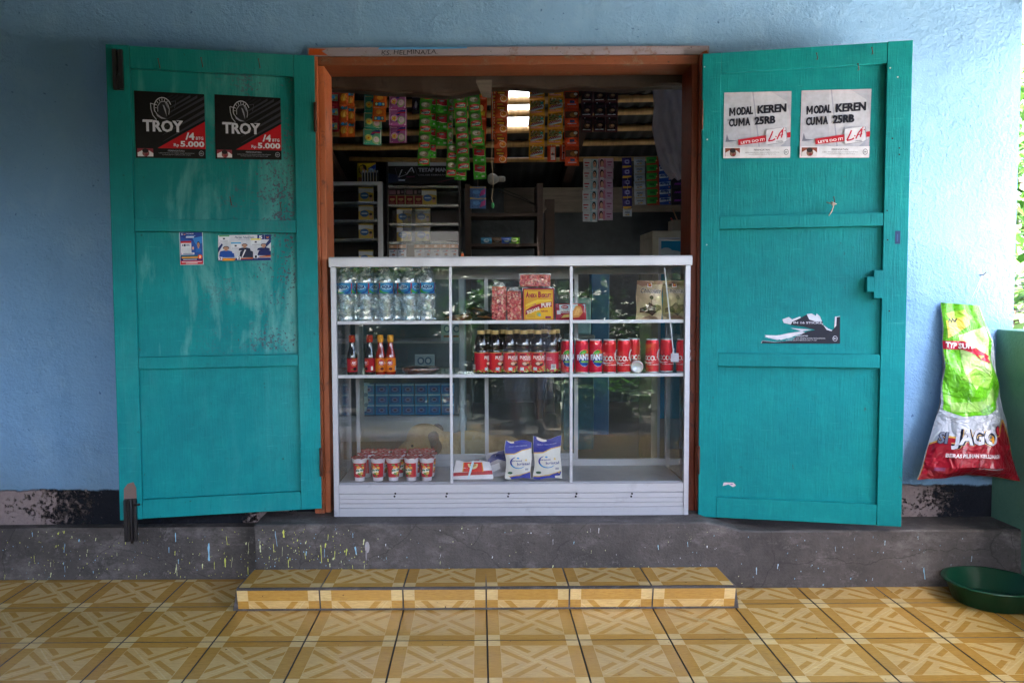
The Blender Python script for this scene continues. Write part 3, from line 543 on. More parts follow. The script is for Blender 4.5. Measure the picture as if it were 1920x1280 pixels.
def face(p, cx, cy, s, shirt, hair='#17121a', skin='#b98a72', w=1.0):
    p.poly([(cx-s*1.5*w, cy-s*2.6), (cx-s*1.3*w, cy-s*1.5), (cx-s*.5, cy-s*1.05), (cx+s*.5, cy-s*1.05), (cx+s*1.3*w, cy-s*1.5), (cx+s*1.5*w, cy-s*2.6)], shirt); p.poly([(cx-s*.35, cy-s*.6), (cx+s*.35, cy-s*.6), (cx+s*.3, cy-s*1.3), (cx-s*.3, cy-s*1.3)], skin)
    p.ell(cx, cy+s*.22, s*.78, s*.95, hair); p.ell(cx, cy-s*.05, s*.66, s*.88, skin); p.ell(cx-s*.25, cy+.05*s, s*.1, s*.07, '#2a1a1a', 8); p.ell(cx+s*.25, cy+.05*s, s*.1, s*.07, '#2a1a1a', 8); p.ell(cx, cy-s*.45, s*.22, s*.09, '#8a4a44', 8)
def emblem(p, cx, cy, s, asp=1):
    p.ell(cx, cy, s*asp, s, '#e08a2a', 16, 180, 360); p.ell(cx, cy+s*.25, s*.62*asp, s*.6, '#14246a', 14)
def party1(p):
    p.rect(0, 0, 1, 1, '#c9ccd6'); p.rect(.025, .015, .975, .985, '#1d4f9c'); p.poly([(.025, .985), (.975, .985), (.975, .8), (.6, .7), (.025, .86)], '#123a86'); p.poly([(.55, .8), (.975, .86), (.975, .65), (.7, .6)], '#2c7ac4')
    p.text('5', .09, .90, .14, .96, '#e8e8ee', .03); emblem(p, .22, .935, .028, 1.6); p.text('PARTAI NASDEM', .30, .925, .60, .955, '#e8e8ee', .01); p.rect(.28, .82, .62, .85, '#dfe6f2'); p.rect(.30, .865, .68, .88, '#8fb2dd')
    face(p, .80, .60, .085, '#1666b8', w=.9); p.ell(.57, .5, .04, .05, '#d7a89a'); p.rect(.05, .66, .5, .72, '#c01a2c'); p.rect(.05, .36, .5, .66, '#d3d6de'); p.rect(.11, .57, .16, .62, '#2a3c7c'); p.rect(.18, .56, .26, .63, '#20304a')
    for k in range(5): p.rect(.09, .385+k*.033, .46, .388+k*.033, '#a9adba')
    p.rect(.28, .60, .42, .615, '#3a4a8a'); p.rect(.28, .575, .44, .59, '#3a4a8a'); p.rect(.06, .31, .62, .37, '#d9dbe2'); p.rect(.14, .33, .58, .35, '#2a3a7c'); p.ell(.09, .345, .02, .015, '#c01a2c', 8)
    p.rect(.025, .255, .975, .275, '#3f7a3a'); p.rect(.025, .13, .975, .255, '#16266a'); p.rect(.08, .2, .78, .24, '#e0a02a'); p.rect(.14, .15, .72, .17, '#c9cbe0'); p.ell(.86, .235, .10, .075, '#c01a2c'); p.ell(.86, .235, .075, .056, '#e2762a'); p.text('5', .83, .20, .89, .27, '#f0e8d8', .04)
    p.rect(.025, .015, .975, .125, '#b3182a'); p.rect(.08, .075, .93, .1, '#d9c0c4'); p.rect(.25, .035, .75, .058, '#d9c0c4')
def party2(p):
    p.rect(0, 0, 1, 1, '#c9ccd6'); p.text('Partai NasDem', .31, .87, .68, .95, '#1c2c6a', .015, .25); p.rect(.38, .82, .6, .835, '#5a6490')
    p.rect(.74, .82, .87, 1, '#14246a'); p.text('5', .77, .84, .835, .97, '#e8e8ee', .04); p.rect(.875, .82, 1, 1, '#14246a'); emblem(p, .935, .92, .05, .55)
    for x, y, c in ((.24, .66, '#2f9ad0'), (.62, .80, '#e0cc2a'), (.02, .94, '#4a9a5a')): p.rect(x, y, x+.19, y+.05, c); p.rect(x, y-.22, x+.19, y, '#d9dbe2'); p.rect(x+.07, y-.11, x+.11, y-.05, '#3a3c50'); p.rect(x+.02, y-.19, x+.17, y-.17, '#7a7f94')
    p.poly([(.0, .3), (.09, .62), (.07, .68), (0, .5)], '#16306a'); p.poly([(.84, .5), (.98, .84), (1, .84), (1, .7), (.9, .5)], '#16306a')
    face(p, .15, .48, .075, '#1a4a9c', w=1.1); p.poly([(.02, .13), (.03, .28), (.1, .34), (.2, .34), (.3, .28), (.31, .13)], '#1a4a9c'); face(p, .50, .58, .07, '#1c2440', w=1.1); p.poly([(.40, .12), (.42, .36), (.5, .44), (.58, .42), (.66, .34), (.66, .12)], '#1c2440'); p.poly([(.44, .12), (.5, .42), (.53, .42), (.46, .12)], '#e4e4ea')
    face(p, .86, .58, .07, '#0f1c58', hair='#0e1c50', w=1.2); p.poly([(.74, .2), (.77, .36), (.84, .44), (.92, .44), (1, .36), (1, .18)], '#0f1c58')
    p.rect(0, 0, 1, .10, '#1c2c6a'); p.poly([(.08, .0), (.3, .0), (.34, .07), (.1, .1)], '#d08a2a'); p.poly([(.42, .09), (.66, .12), (.66, .06), (.42, .05)], '#b05a2a'); p.poly([(.78, .16), (1, .2), (1, .13), (.78, .12)], '#b05a2a')
    for t, x, y in (('5', .01, .02), ('2', .36, .03), ('1', .68, .08)): p.rect(x, y, x+.07, y+.13, '#e0e2ea'); p.text(t, x+.015, y+.015, x+.055, y+.115, '#1a1a2a', .03)
poster('sticker', 'upright blue election sticker with a waving man and number 5', 'sticker', None, True, [(336, 435), (380, 434), (382, 496), (338, 497)], party1)
poster('sticker', 'wide white election sticker showing three candidates in dark blue', 'sticker', None, True, [(409, 441), (508, 440), (508, 488), (409, 489)], party2)
def torn(p):
    rr = random.Random(4)
    wh = [(0, .06), (.05, .0), (.06, .07), (.18, .1), (.32, .03), (.45, .15), (.55, .30), (.72, .47), (.5, .58), (.40, .66), (.34, .62), (.30, .78), (.36, .88), (.45, .86), (.48, .92), (.60, 1), (.66, .9), (.70, .98), (.74, .95), (.76, .78), (.83, .70), (.86, .55), (.90, .5), (.93, .62), (.935, .88), (.99, .93), (1, 0), (.05, 0)]
    p.poly([(.03, .02), (.05, .1), (.2, .06), (.46, .1), (.58, .22), (.60, .34), (.42, .26), (.24, .12), (.08, .22), (.12, .26), (.2, .24), (.36, .34), (.66, .46), (.4, .52), (1, .02), (.03, .02)], '#b9bcc8')
    p.poly([(.08, .28), (.12, .2), (.2, .22), (.28, .12), (.42, .22), (.52, .34), (.45, .36), (.34, .3), (.22, .27)], '#c9ccd6'); p.poly([(.32, .68), (.30, .8), (.38, .88), (.42, .8), (.52, .9), (.55, .72), (.66, .6), (.5, .58)], '#c0c4d0'); p.poly([(.60, .98), (.66, 1), (.71, .92), (.72, 1), (.76, .9), (.8, .62), (.86, .5), (.93, .42), (.94, .9), (1, .92), (1, .3), (.6, .6)], '#c0c4d0')
    d = '#181c2c'; p.poly([(.04, .01), (.05, .09), (.2, .05), (.42, .10), (.46, .22), (.60, .40), (.70, .46), (.56, .56), (.40, .62), (.42, .72), (.52, .85), (.60, .97), (.63, .8), (.70, .74), (.80, .62), (.84, .46), (.90, .42), (.955, .6), (.96, .88), (1, .9), (1, 0)], d)
    p.rect(.50, .655, .79, .74, '#2a2038'); p.text('LE IN 16 STICKS', .36, .66, .78, .73, '#b9bcc8', .02); p.text('PERINGATAN', .46, .23, .61, .28, '#b9bcc8', .02); p.text('MEROKOK, SAYA TERKENA KANKER TENGGOROKAN', .36, .15, .82, .195, '#b9bcc8', .01); p.text('LAYANAN BERHENTI MEROKOK (0800 177 6565)', .34, .085, .72, .125, '#b9bcc8', .01)
    p.ell(.94, .17, .03, .09, '#b9bcc8'); p.ell(.94, .17, .025, .075, d); p.text('18+', .92, .14, .96, .2, '#b9bcc8', .02)
poster('torn_sticker', 'torn black and white sticker reading 16 STICKS beside the latch block', 'sticker', None, False, [(1421, 587), (1575, 588), (1575, 644), (1422, 644)], torn)
# ------------------------------------------------------------------ display case
CX0, CX1, CF, CB, CZ0, CZ1 = -.598, .806, -.090, .27, .2525, 1.262
SH1, SH2, BASE = 1.0165, .8065, .384
dc = thing('display_case', (.1, .09, CZ0), 'aluminium and glass counter case filled with drinks and snacks, standing in the shop opening', 'display case')
m = MB(); m.box(CX0, CX1, CF-.004, CF+.034, 1.2285, CZ1); m.box(CX0, CX0+.03, CF+.035, CB-.03, 1.2285, CZ1-.001); m.box(CX1-.03, CX1, CF+.035, CB-.03, 1.2285, CZ1-.001); m.box(CX0, CX1, CB-.029, CB, 1.2285, CZ1-.001); m.build('top_frame', ALU, dc, .002)
m = MB(); m.box(CX0+.001, CX1-.001, CF-.002, CB, CZ1, CZ1+.005); m.build('top_panel', ALU2, dc)
for x in (CX0+.006, CX1-.026):
    m = MB(); m.box(x, x+.02, CF, CF+.022, CZ0, 1.2285); m.build('post', ALU, dc, .0015)
for x in (CX0+.006, CX1-.026):
    m = MB(); m.box(x+.0, x+.02, CB-.05, CB-.025, CZ0, 1.2285); m.build('post', ALU2, dc, .0015)
x0, x1 = CX0+.027, CX1-.027
m = MB(); prof = [(0, CZ0), (0, .284), (.006, .286), (.006, .2885), (.002, .290), (.002, .302), (.005, .304), (.002, .306), (.002, .320), (.004, .322), (.001, .324), (.001, .340), (.006, .342), (.006, .3445), (0, .347), (0, .378), (.012, .381)]
m.add([(x, CF+.002+d, z) for d, z in prof for x in (x0, x1)], [(2*i, 2*i+1, 2*i+3, 2*i+2) for i in range(len(prof)-1)]); m.box(x0, x1, CF+.02, CB-.03, CZ0+.002, .3805)
p = PR(m, lambda u, v, h: (u, CF+.0015-h, v), 1)
for px in (741, 838, 954, 1081, 1185):
    u, z = W(px, 925, CF); p.ell(u, z, .0042, .0042, '#141216', 10); p.ell(u-.003, z-.011, .0042, .0042, '#141216', 10)
p.text("TUNAS JAYA", 0, 0, .001, .001, '#777788') if 0 else None
m.build('bottom_panel', [ALU, PAINT], dc)
m = MB(); m.box(x0, x1, CF+.014, CB-.03, .3815, BASE); m.build('case_floor', ALU2, dc)
for x in (-.129, .339):
    m = MB(); m.box(x-.0055, x+.0055, CF+.002, CF+.014, .382, 1.228); m.build('mullion', ALU, dc, .001)
M2 = m_simple('shelf_trim', '#c9c9d2', .4, .2, 20, .1)
for z in (SH1, SH2):
    m = MB(); m.box(x0, x1, CF+.0165, CF+.024, z-.010, z+.003); m.build('shelf_trim', M2, dc, .001)
    m = MB(); m.box(x0, x1, CF+.025, CB-.055, z-.005, z); m.build('glass_shelf', GLASS, dc)
m = MB(); m.box(x0, x1, CF+.0148, CF+.0162, .385, 1.227); m.build('front_glass', GLASS, dc)
for x in (x0-.008, x1+.005):
    m = MB(); m.box(x, x+.003, CF+.03, CB-.05, .385, 1.227); m.build('side_glass', GLASS, dc)
for za, zb_ in ((1.205, 1.2275), (.3845, .412)): m = MB(); m.box(x0, x1, CB-.052, CB-.03, za, zb_); m.build('sliding_track', ALU2, dc)
SG = m_glass('sliding_glass', (.93, .98, .985), .05, f0=.6)
for a, b, y in ((CX0+.05, .02, CB-.049), (-.10, .405, CB-.041)):
    m = MB(); m.box(a, a+.016, y, y+.006, .412, 1.205); m.box(b-.016, b, y, y+.006, .412, 1.205); m.box(a+.0165, b-.0165, y, y+.006, .4125, .436); m.box(a+.0165, b-.0165, y, y+.006, 1.186, 1.2045); d = m.build('sliding_door', ALU2, dc)
    m = MB(); m.box(a+.0165, b-.0165, y+.002, y+.004, .4365, 1.1855); m.build('door_glass', SG, d)
    ORG[d.name] = origin(dc)
# ------------------------------------------------------------------ goods
def cyl(r0): return lambda u, v, h: ((r0(v) if callable(r0) else r0)+h, u, v)
def wrapfn(rf):
    def f(u, v, h):
        r = rf(v) if callable(rf) else rf; a = u/r; return ((r+h)*math.sin(a), -(r+h)*math.cos(a), v)
    return f
def interp(pr):
    def f(z):
        for (r0, z0), (r1, z1) in zip(pr, pr[1:]):
            if z0 <= z <= z1 and z1 > z0: return r0+(r1-r0)*(z-z0)/(z1-z0)
        return pr[-1][0]
    return f
def place(src, first, loc, rz, label, group=None):
    """first use moves the source, later ones copy it"""
    if first: src.location = loc; src.rotation_euler = (0, 0, rz); src['label'] = label; return src
    return dup(src, loc, rz, label, group)
def ordinal(i): return ('first', 'second', 'third', 'fourth', 'fifth', 'sixth', 'seventh')[i]
def newthing(name, cat, group=None): return thing(name, (0, 0, 0), None, cat, group)
def scatter_px(px, Y): return W(px, 640, Y)[0]
# water bottle 600 ml
wb = newthing('water_bottle', 'bottle', 'water bottles on the top shelf')
pf = [(.026, 0), (.0305, .004), (.0315, .012), (.0300, .018), (.0312, .026), (.0298, .034), (.0312, .042), (.0298, .050), (.0312, .058), (.0300, .066), (.0312, .074), (.0300, .082), (.0312, .092), (.031, .104), (.0315, .108), (.0315, .152), (.0318, .156), (.0295, .172), (.0230, .190), (.0145, .204), (.0135, .208), (.0150, .210), (.0135, .212)]
m = MB(); m.lathe(pf, 28); m.build('bottle_body', WATER, wb)
m = MB(); p = PR(m, wrapfn(.0318), 0, (.006, 0)); p.rect(-.0995, .109, .0995, .151, '#2a86c4')
for k in (-1, 0, 1):
    c = k*.066; p.poly([(c-.030, .110), (c-.005, .110), (c+.022, .120), (c+.032, .138), (c+.034, .122), (c+.02, .110)], '#14509a'); p.poly([(c-.032, .13), (c-.014, .116), (c+.012, .113), (c-.01, .110), (c-.03, .114)], '#3f9c4a'); p.ell(c, .134, .024, .010, '#9cc8e4', 16)
    p.text('AQUA', c-.021, .127, c+.021, .142, '#122c74', .05, .1); p.rect(c+.033, .110, c+.038, .150, '#b02a40')
m.build('label', SMOOTH, wb)
m = MB(); m.lathe([(.0150, .2122), (.0155, .2135), (.0155, .2262), (.0145, .2275)], 24, col='#4a9cd0'); m.build('cap', HARD, wb)
first = True
for row, (Y, pxs) in enumerate(((-.038, (651, 687, 724, 768, 802)), (.030, (643, 668, 705, 744, 783)), (.095, (660, 700, 738, 776, 806)))):
    for i, px in enumerate(pxs):
        if row == 2 and i > 3: continue
        x = scatter_px(px, Y); wh = ('front', 'second', 'rear')[row]
        place(wb, first, (x, Y, SH1+.0002), random.uniform(-.9, .9), f'blue-labelled water bottle, {ordinal(i)} from the left in the {wh} row on the top shelf', None); first = False
# tea bottle 350 ml
tb = newthing('tea_bottle', 'bottle', 'dark tea bottles on the middle shelf')
pf = [(.0215, 0), (.0255, .003), (.0262, .008), (.0262, .083), (.0262, .086), (.0262, .090), (.0235, .0925), (.0262, .096), (.0235, .0995), (.0258, .103), (.0262, .112), (.0252, .124), (.0215, .140), (.0155, .152), (.0125, .157), (.0125, .1595)]
TEA = (lambda N: N.out(N.pbr('#1c0d08', .08, coat=1, spec=.8)))(NT('dark_tea_in_bottle'))
m = MB(); m.lathe(pf, 28); m.build('bottle_body', TEA, tb)
m = MB(); p = PR(m, wrapfn(.0264), 0, (.006, 0)); p.rect(-.0828, .009, .0828, .086, '#c01a34'); p.rect(-.034, .009, .034, .086, '#d8262c'); p.rect(-.0828, .0845, .0828, .087, '#c9a45c')
rr = random.Random(2)
for k in range(60): a, b = rr.uniform(-.08, .08), rr.uniform(.009, .021); p.ell(a, b, .003, .0022, rr.choice(('#8fae3a', '#b9b04a', '#d0c87a', '#5f8a2a')), 6)
p.dh = .00012
for sg in (0,):
    p.text('PUCUK', -.019, .060, .019, .073, '#ecd9d4', .05, 0); p.text('HARUM', -.008, .0545, .018, .0595, '#ecd9d4', .03); p.ell(-.010, .078, .010, .004, '#7a1018'); p.poly([(.002, .0765), (.005, .083), (.008, .077), (.014, .081), (.008, .0745)], '#6a9a3a')
    p.ell(0, .042, .013, .0095, '#6a2a1c'); p.ell(-.004, .043, .007, .006, '#e0b9a0'); p.ell(.005, .046, .006, .004, '#d88a5a'); p.ell(.006, .038, .005, .003, '#31120e'); p.poly([(.006, .03), (.022, .036), (.023, .027), (.008, .022)], '#d0a060'); p.rect(-.018, .016, -.007, .028, '#dfe3e6', ); p.ell(-.0125, .022, .0042, .0042, '#5a7a8a'); p.ell(-.0125, .022, .0028, .0028, '#dfe3e6')
for c in (-.055, .06): p.rect(c-.007, .020, c+.007, .040, '#d9d3d6'); [p.rect(c-.0055+q*.0022, .024, c-.0045+q*.0022, .037, '#33262a') for q in range(5)]; p.rect(c-.02, .056, c-.004, .060, '#d99aa0'); p.rect(c-.02, .064, c-.006, .067, '#d99aa0')
m.build('label', SMOOTH, tb)
m = MB(); m.lathe([(.0145, .157), (.0150, .159), (.0150, .171), (.0138, .1725)], 26, col='#c9a766'); m.build('cap', HARD, tb)
first = True
for row, (Y, pxs, rot) in enumerate(((-.030, (902, 928, 955, 982, 1008, 1035), (1.1, .75, .55, .2, .12, -2.2)), (.028, (915, 943, 969, 995, 1021, 1043), (1, .4, .9, .3, .5, .2)))):
    for i, px in enumerate(pxs):
        place(tb, first, (scatter_px(px, Y), Y, SH2+.0002), rot[i], f'gold-capped tea bottle, {ordinal(i)} from the left in the {("front", "rear")[row]} row of tea bottles'); first = False
# slim cans
def can(name, cat, group, base, draw):
    c = newthing(name, cat, group); r = .0265
    m = MB(); m.lathe([(.0205, .0), (.0235, .001), (.0262, .007), (r, .011), (r, .118), (.0262, .120), (.0235, .129), (.0238, .1335), (.0225, .1338), (.0220, .130)], 30, col=base, cap=False)
    p = PR(m, wrapfn(r+.0001), 0, (.005, 0)); draw(p); m.build('can_body', CANM, c)
    m = MB(); m.lathe([(.0001, .008), (.014, .0065), (.0195, .001), (.0215, .0002), (.0240, .0012), (.0264, .0072), (.0262, .0074)], 30, col='#b9bcc2', cap=False); m.lathe([(.0237, .1305), (.0243, .134), (.0232, .1348), (.0222, .1335), (.0215, .1310), (0.0001, .1312)], 30, col='#c2c5cb', cap=False); m.add([(.008*math.cos(R(a*30)), .004+.012*math.sin(R(a*30)), .1325) for a in range(12)], [tuple(range(12))], 0, '#8f9296'); m.build('rim', CANM, c)
    return c
def fanta(p):
    p.rect(-.0832, .011, .0832, .118, '#cc0c38')
    for c0 in (0,):
        c = c0; p.ell(c, .063, .0265, .034, '#c9cdd8', 30); p.ell(c+.001, .065, .0245, .032, '#e0672a', 30); p.poly([(c-.0255, .064), (c-.0245, .050), (c-.018, .038), (c-.006, .031), (c+.006, .031), (c+.018, .038), (c+.0245, .050), (c+.0255, .062), (c+.014, .068), (c-.014, .070)], '#163c8c'); p.poly([(c-.018, .046), (c+.02, .044), (c+.018, .051), (c-.016, .052)], '#7fae3a')
        p.poly([(c-.023, .078), (c-.016, .089), (c-.004, .094), (c+.008, .09), (c+.003, .081), (c-.008, .078), (c-.018, .076)], '#3f9a34'); p.poly([(c-.023, .078), (c-.008, .084), (c+.008, .09), (c-.006, .081)], '#8fc25a')
        p.text('FANTA', c-.0335, .0545, c+.0335, .0785, '#163c8c', .09, 0, .04, lambda a, b: (a, b*(1+.1*math.cos(a*60)))); p.text('FANTA', c-.032, .056, c+.032, .077, '#e2e4ee', .055, 0, .04, lambda a, b: (a, b*(1+.1*math.cos(a*60))))
def coke(p):
    p.rect(-.0832, .011, .0832, .118, '#cc0a24'); w = '#d9cdd2'
    def sc(a): return a
    K = .00145; T = lambda pts: [(x*K, .066+y*K) for x, y in pts]
    # flowing script: C o c a - C o l a drawn as strokes
    def curve(cx, cy, rx, ry, a0, a1, wd, n=14): p.line([((cx+rx*math.cos(R(a0+(a1-a0)*i/n)))*K, .066+(cy+ry*math.sin(R(a0+(a1-a0)*i/n)))*K) for i in range(n+1)], wd*K*1.25, w)
    curve(-36, 3, 9, 13, 60, 320, 2.6); curve(-23, -4, 4.2, 5.5, 0, 360, 2.2); curve(-13.5, -4, 4.0, 5.5, 50, 320, 2.2); curve(-4, -4, 4.2, 5.5, 0, 360, 2.3); p.line(T([(1, 1), (.6, -6), (3, -9.5), (6, -7)]), .0024, w); p.line(T([(6, -2), (10, 0)]), .002, w)
    curve(19, 4, 9.5, 15, 50, 325, 3.0); p.line(T([(11, 18), (19, 20), (28, 14), (24, 10)]), .0022, w); curve(31, -4, 4.2, 5.5, 0, 360, 2.3); p.line(T([(35, -2), (39, 9), (43, 15), (44, 10), (40, 0), (40, -8), (44, -9)]), .0023, w); curve(49, -4, 4.2, 5.5, 0, 360, 2.2); p.line(T([(53, 1), (53, -7), (56, -9)]), .0022, w)
    p.poly(T([(-30, -14), (-22, -19), (-8, -17), (2, -13), (-6, -15), (-16, -15.5), (-24, -12)]), w); p.text('RASA ORIGINAL', -.024, .0335, .024, .0370, w, .04)
fc = can('soda_can', 'can', 'fruit soda cans on the middle shelf', '#cc0a24', fanta); cc = can('soda_can', 'can', 'red cola cans on the middle shelf', '#cc0a24', coke)
for i, (px, rz) in enumerate(((1064, .05), (1091, .35), (1117, .3))):
    place(fc, i == 0, (scatter_px(px, -.034), -.034, SH2+.0002), rz, ('red FANTA can half behind the white mullion', 'red FANTA can just beside the white mullion', 'red FANTA can touching the first cola can')[i])
for i, (px, Y, rz, l) in enumerate(((1143, -.034, .15, 'red cola can standing next to the third FANTA can'), (1170, -.036, .1, 'red cola can at the end of the closed row of cans'), (1188, .03, .9, 'red cola can standing behind the end of the row, half hidden'), (1223, -.02, .05, 'red cola can standing just after the toppled can'), (1250, .0, .12, 'red cola can behind the hanging strap'), (1281, -.02, -.45, 'red cola can in the corner of the case by the dark jamb'))):
    place(cc, i == 0, (scatter_px(px, Y), Y, SH2+.0002), rz, l)
x = scatter_px(1195, -.06); t = dup(cc, (x, -.062, SH2+.0268), 0, 'toppled cola can lying with its silver bottom to the front', rot=(R(-90), 0, .03))
t.location.y = -.062
# sauce bottles
def sauce(name, group, liquid, lab, capc, ring):
    e = newthing(name, 'bottle', group); pf = [(.0175, 0), (.0200, .002), (.0205, .008), (.0205, .068), (.0195, .078), (.0150, .096), (.0118, .112), (.0105, .126), (.0105, .132)]
    m = MB(); m.lathe(pf, 24); m.build('bottle_body', liquid, e)
    m = MB(); p = PR(m, wrapfn(.0207), 0, (.006, 0)); p.rect(-.045, .012, .045, .066, lab); p.ell(0, .048, .0135, .0145, '#d9b44a'); p.ell(0, .048, .0125, .0135, ring); p.text('ABC', -.0095, .043, .0095, .054, '#e6dcd8', .05); p.rect(-.006, .0385, .006, .041, '#e6b8b0'); p.ell(.003, .024, .007, .006, '#6a1a14' if lab != '#a80f24' else '#201014'); p.ell(-.008, .022, .005, .004, '#d9662a' if lab != '#a80f24' else '#8a5a2a'); p.rect(.022, .018, .030, .034, '#d9d4d6')
    m.build('label', SMOOTH, e)
    m = MB(); m.lathe([(.0112, .128), (.0122, .130), (.0128, .142), (.0122, .155), (.0108, .1565)], 20, col=capc)
    q = PR(m, wrapfn(.0128), 0, (.004, 0)); rr = random.Random(3)
    for k in range(22): a, b = rr.uniform(-.035, .035), rr.uniform(.133, .152); q.poly([(a, b), (a+.003, b+.002), (a+.004, b+.0005)], '#e0a83a' if capc != '#d9932e' else '#f0c860')
    m.build('cap', SMOOTH, e); return e
SOY = (lambda N: N.out(N.pbr('#0d0706', .07, coat=1)))(NT('soy_sauce')); CHI = (lambda N: N.out(N.pbr('#8a1608', .15, coat=1)))(NT('chilli_sauce'))
sy = sauce('soy_sauce_bottle', 'soy sauce bottles', SOY, '#a80f24', '#a82a1c', '#b8142a'); ch = sauce('chilli_sauce_bottle', 'chilli sauce bottles', CHI, '#d9761a', '#d9932e', '#c01a2c')
place(sy, True, (scatter_px(660, -.03), -.03, SH2+.0002), .5, 'dark soy sauce bottle with red label nearest the case corner'); place(sy, False, (scatter_px(693, -.03), -.03, SH2+.0002), -.75, 'dark soy sauce bottle with red label beside the chilli bottles')
place(ch, True, (scatter_px(713, -.03), -.03, SH2+.0002), .25, 'orange-labelled chilli sauce bottle next to the soy sauce'); place(ch, False, (scatter_px(732, -.03), -.03, SH2+.0002), -.05, 'orange-labelled chilli sauce bottle beside the wrapped tray')
# drink cups
cu = newthing('drink_cup', 'cup', 'sealed red drink cups on the case floor')
pf = [(.0195, 0), (.0200, .002), (.0200, .012), (.0212, .014), (.0262, .074), (.0285, .077), (.0285, .084), (.0300, .086), (.0300, .090), (.0320, .092)]
rf = interp([(.0216, .014), (.0266, .074)])
m = MB(); m.lathe(pf, 28, col='#d6cfdc'); m.build('cup_body', HARD, cu)
m = MB(); p = PR(m, wrapfn(rf), 0, (.005, .01)); p.rect(-.060, .0155, .060, .0725, '#b3182e'); p.dh = .0001
for c in (-.004,):
    for k, (dx, dy, rr_, cl) in enumerate(((.0, .044, .017, '#e3ddd2'), (-.006, .056, .009, '#e0a04a'), (.012, .054, .008, '#e0a04a'), (.006, .032, .009, '#d9b25a'), (-.012, .034, .006, '#e6ded2'))): p.poly([(c+dx+rr_*(1 if q % 2 else .68)*math.cos(R(q*30)), dy+rr_*.8*(1 if q % 2 else .7)*math.sin(R(q*30))) for q in range(12)], cl)
    p.text('ale', c-.018, .040, c-.0015, .050, '#2a6a5a', .05, .1); p.text('ale', c+.001, .042, c+.017, .052, '#2a6a5a', .05, .1); p.ell(c-.002, .030, .006, .0035, '#3f9a4a'); p.ell(c-.012, .066, .007, .0025, '#4a9a5a'); p.ell(c+.01, .0655, .005, .0025, '#4a9a5a'); p.ell(c+.004, .021, .005, .002, '#4a9a5a')
p.rect(.030, .0155, .042, .0725, '#b9b3c6'); [p.rect(.032, .02+.006*k, .040, .0225+.006*k, '#8a86a0') for k in range(8)]
m.build('label', SMOOTH, cu)
m = MB(); n = 28; vs = [(0, 0, .0935)]+[(.031*math.cos(2*math.pi*j/n), .031*math.sin(2*math.pi*j/n), .0925) for j in range(n)]+[((.0335+.0035*(j % 7 == 2))*math.cos(2*math.pi*j/n), (.0335+.0035*(j % 7 == 2))*math.sin(2*math.pi*j/n), .0925+.003*math.sin(j*1.7)) for j in range(n)]
m.add(vs, [(0, 1+j, 1+(j+1) % n) for j in range(n)]+[(1+j, 1+(j+1) % n, 1+n+(j+1) % n, 1+n+j) for j in range(n)], 0, '#a8142a', True)
PR(m, lambda u, v, h: (u, v, .0935+h-.0005*(math.hypot(u, v)/.03)), 0).ell(0, 0, .02, .012, '#c9727a', 14).ell(.003, -.002, .012, .006, '#8a0f22', 12); m.build('foil_lid', FOIL, cu)
first = True
for row, (Y, pxs, rots) in enumerate(((-.033, (671, 706, 735, 769, 798), (.35, -.2, .7, -.35, .05)), (.04, (683, 712, 744, 775, 803), (-.6, 1, 1.3, .4, .8)), (.11, (689, 716, 746, 778, 800), (0, .5, 1, 1.5, 2)))):
    for i, px in enumerate(pxs):
        place(cu, first, (scatter_px(px, Y), Y, BASE+.0003), rots[i], f'red drink cup, {ordinal(i)} from the left in the {("front", "middle", "rear")[row]} row of cups'); first = False
# pillow-shaped packs
def pillow(mb, w, h, d, mi=0, col='#fff', nx=18, nz=18, seed=0, wr=.0, flat=.0, crimp=.008, x0=None, back=True, sm=True):
    rr = random.Random(seed); ph = [rr.uniform(0, 6) for _ in range(6)]
    def sh(u, v):
        a = min(1, max(0, (u+w/2)/w)); b = min(1, max(0, v/h)); ea = min(a, 1-a)*w; eb = max(0, min(b, 1-b)*h-crimp)
        k = (1-math.exp(-ea/(d*.55)))*(1-math.exp(-eb/(d*.55)))
        wv = wr*(math.sin(u*55+ph[0]+v*30)+math.sin(v*70+ph[1]-u*40)*.7+math.sin((u+v)*120+ph[2])*.4)
        return (d/2)*k*(1+flat*0)+wv*min(1, k+.3)
    f = lambda u, v, hh: (u+wr*.6*math.sin(v*60+ph[3]), -sh(u, v)-hh, v)
    bk = lambda u, v: (u+wr*.6*math.sin(v*60+ph[3]), sh(u, v)*.9 if back else .001, v)
    vs = [f(-w/2+w*i/nx, h*j/nz, 0) for j in range(nz+1) for i in range(nx+1)]+[bk(-w/2+w*i/nx, h*j/nz) for j in range(nz+1) for i in range(nx+1)]
    o = (nx+1)*(nz+1); fs = [(j*(nx+1)+i, j*(nx+1)+i+1, (j+1)*(nx+1)+i+1, (j+1)*(nx+1)+i) for j in range(nz) for i in range(nx)]; fs += [tuple(o+a for a in q[::-1]) for q in fs]
    mb.add(vs, fs, mi, col, sm); return f
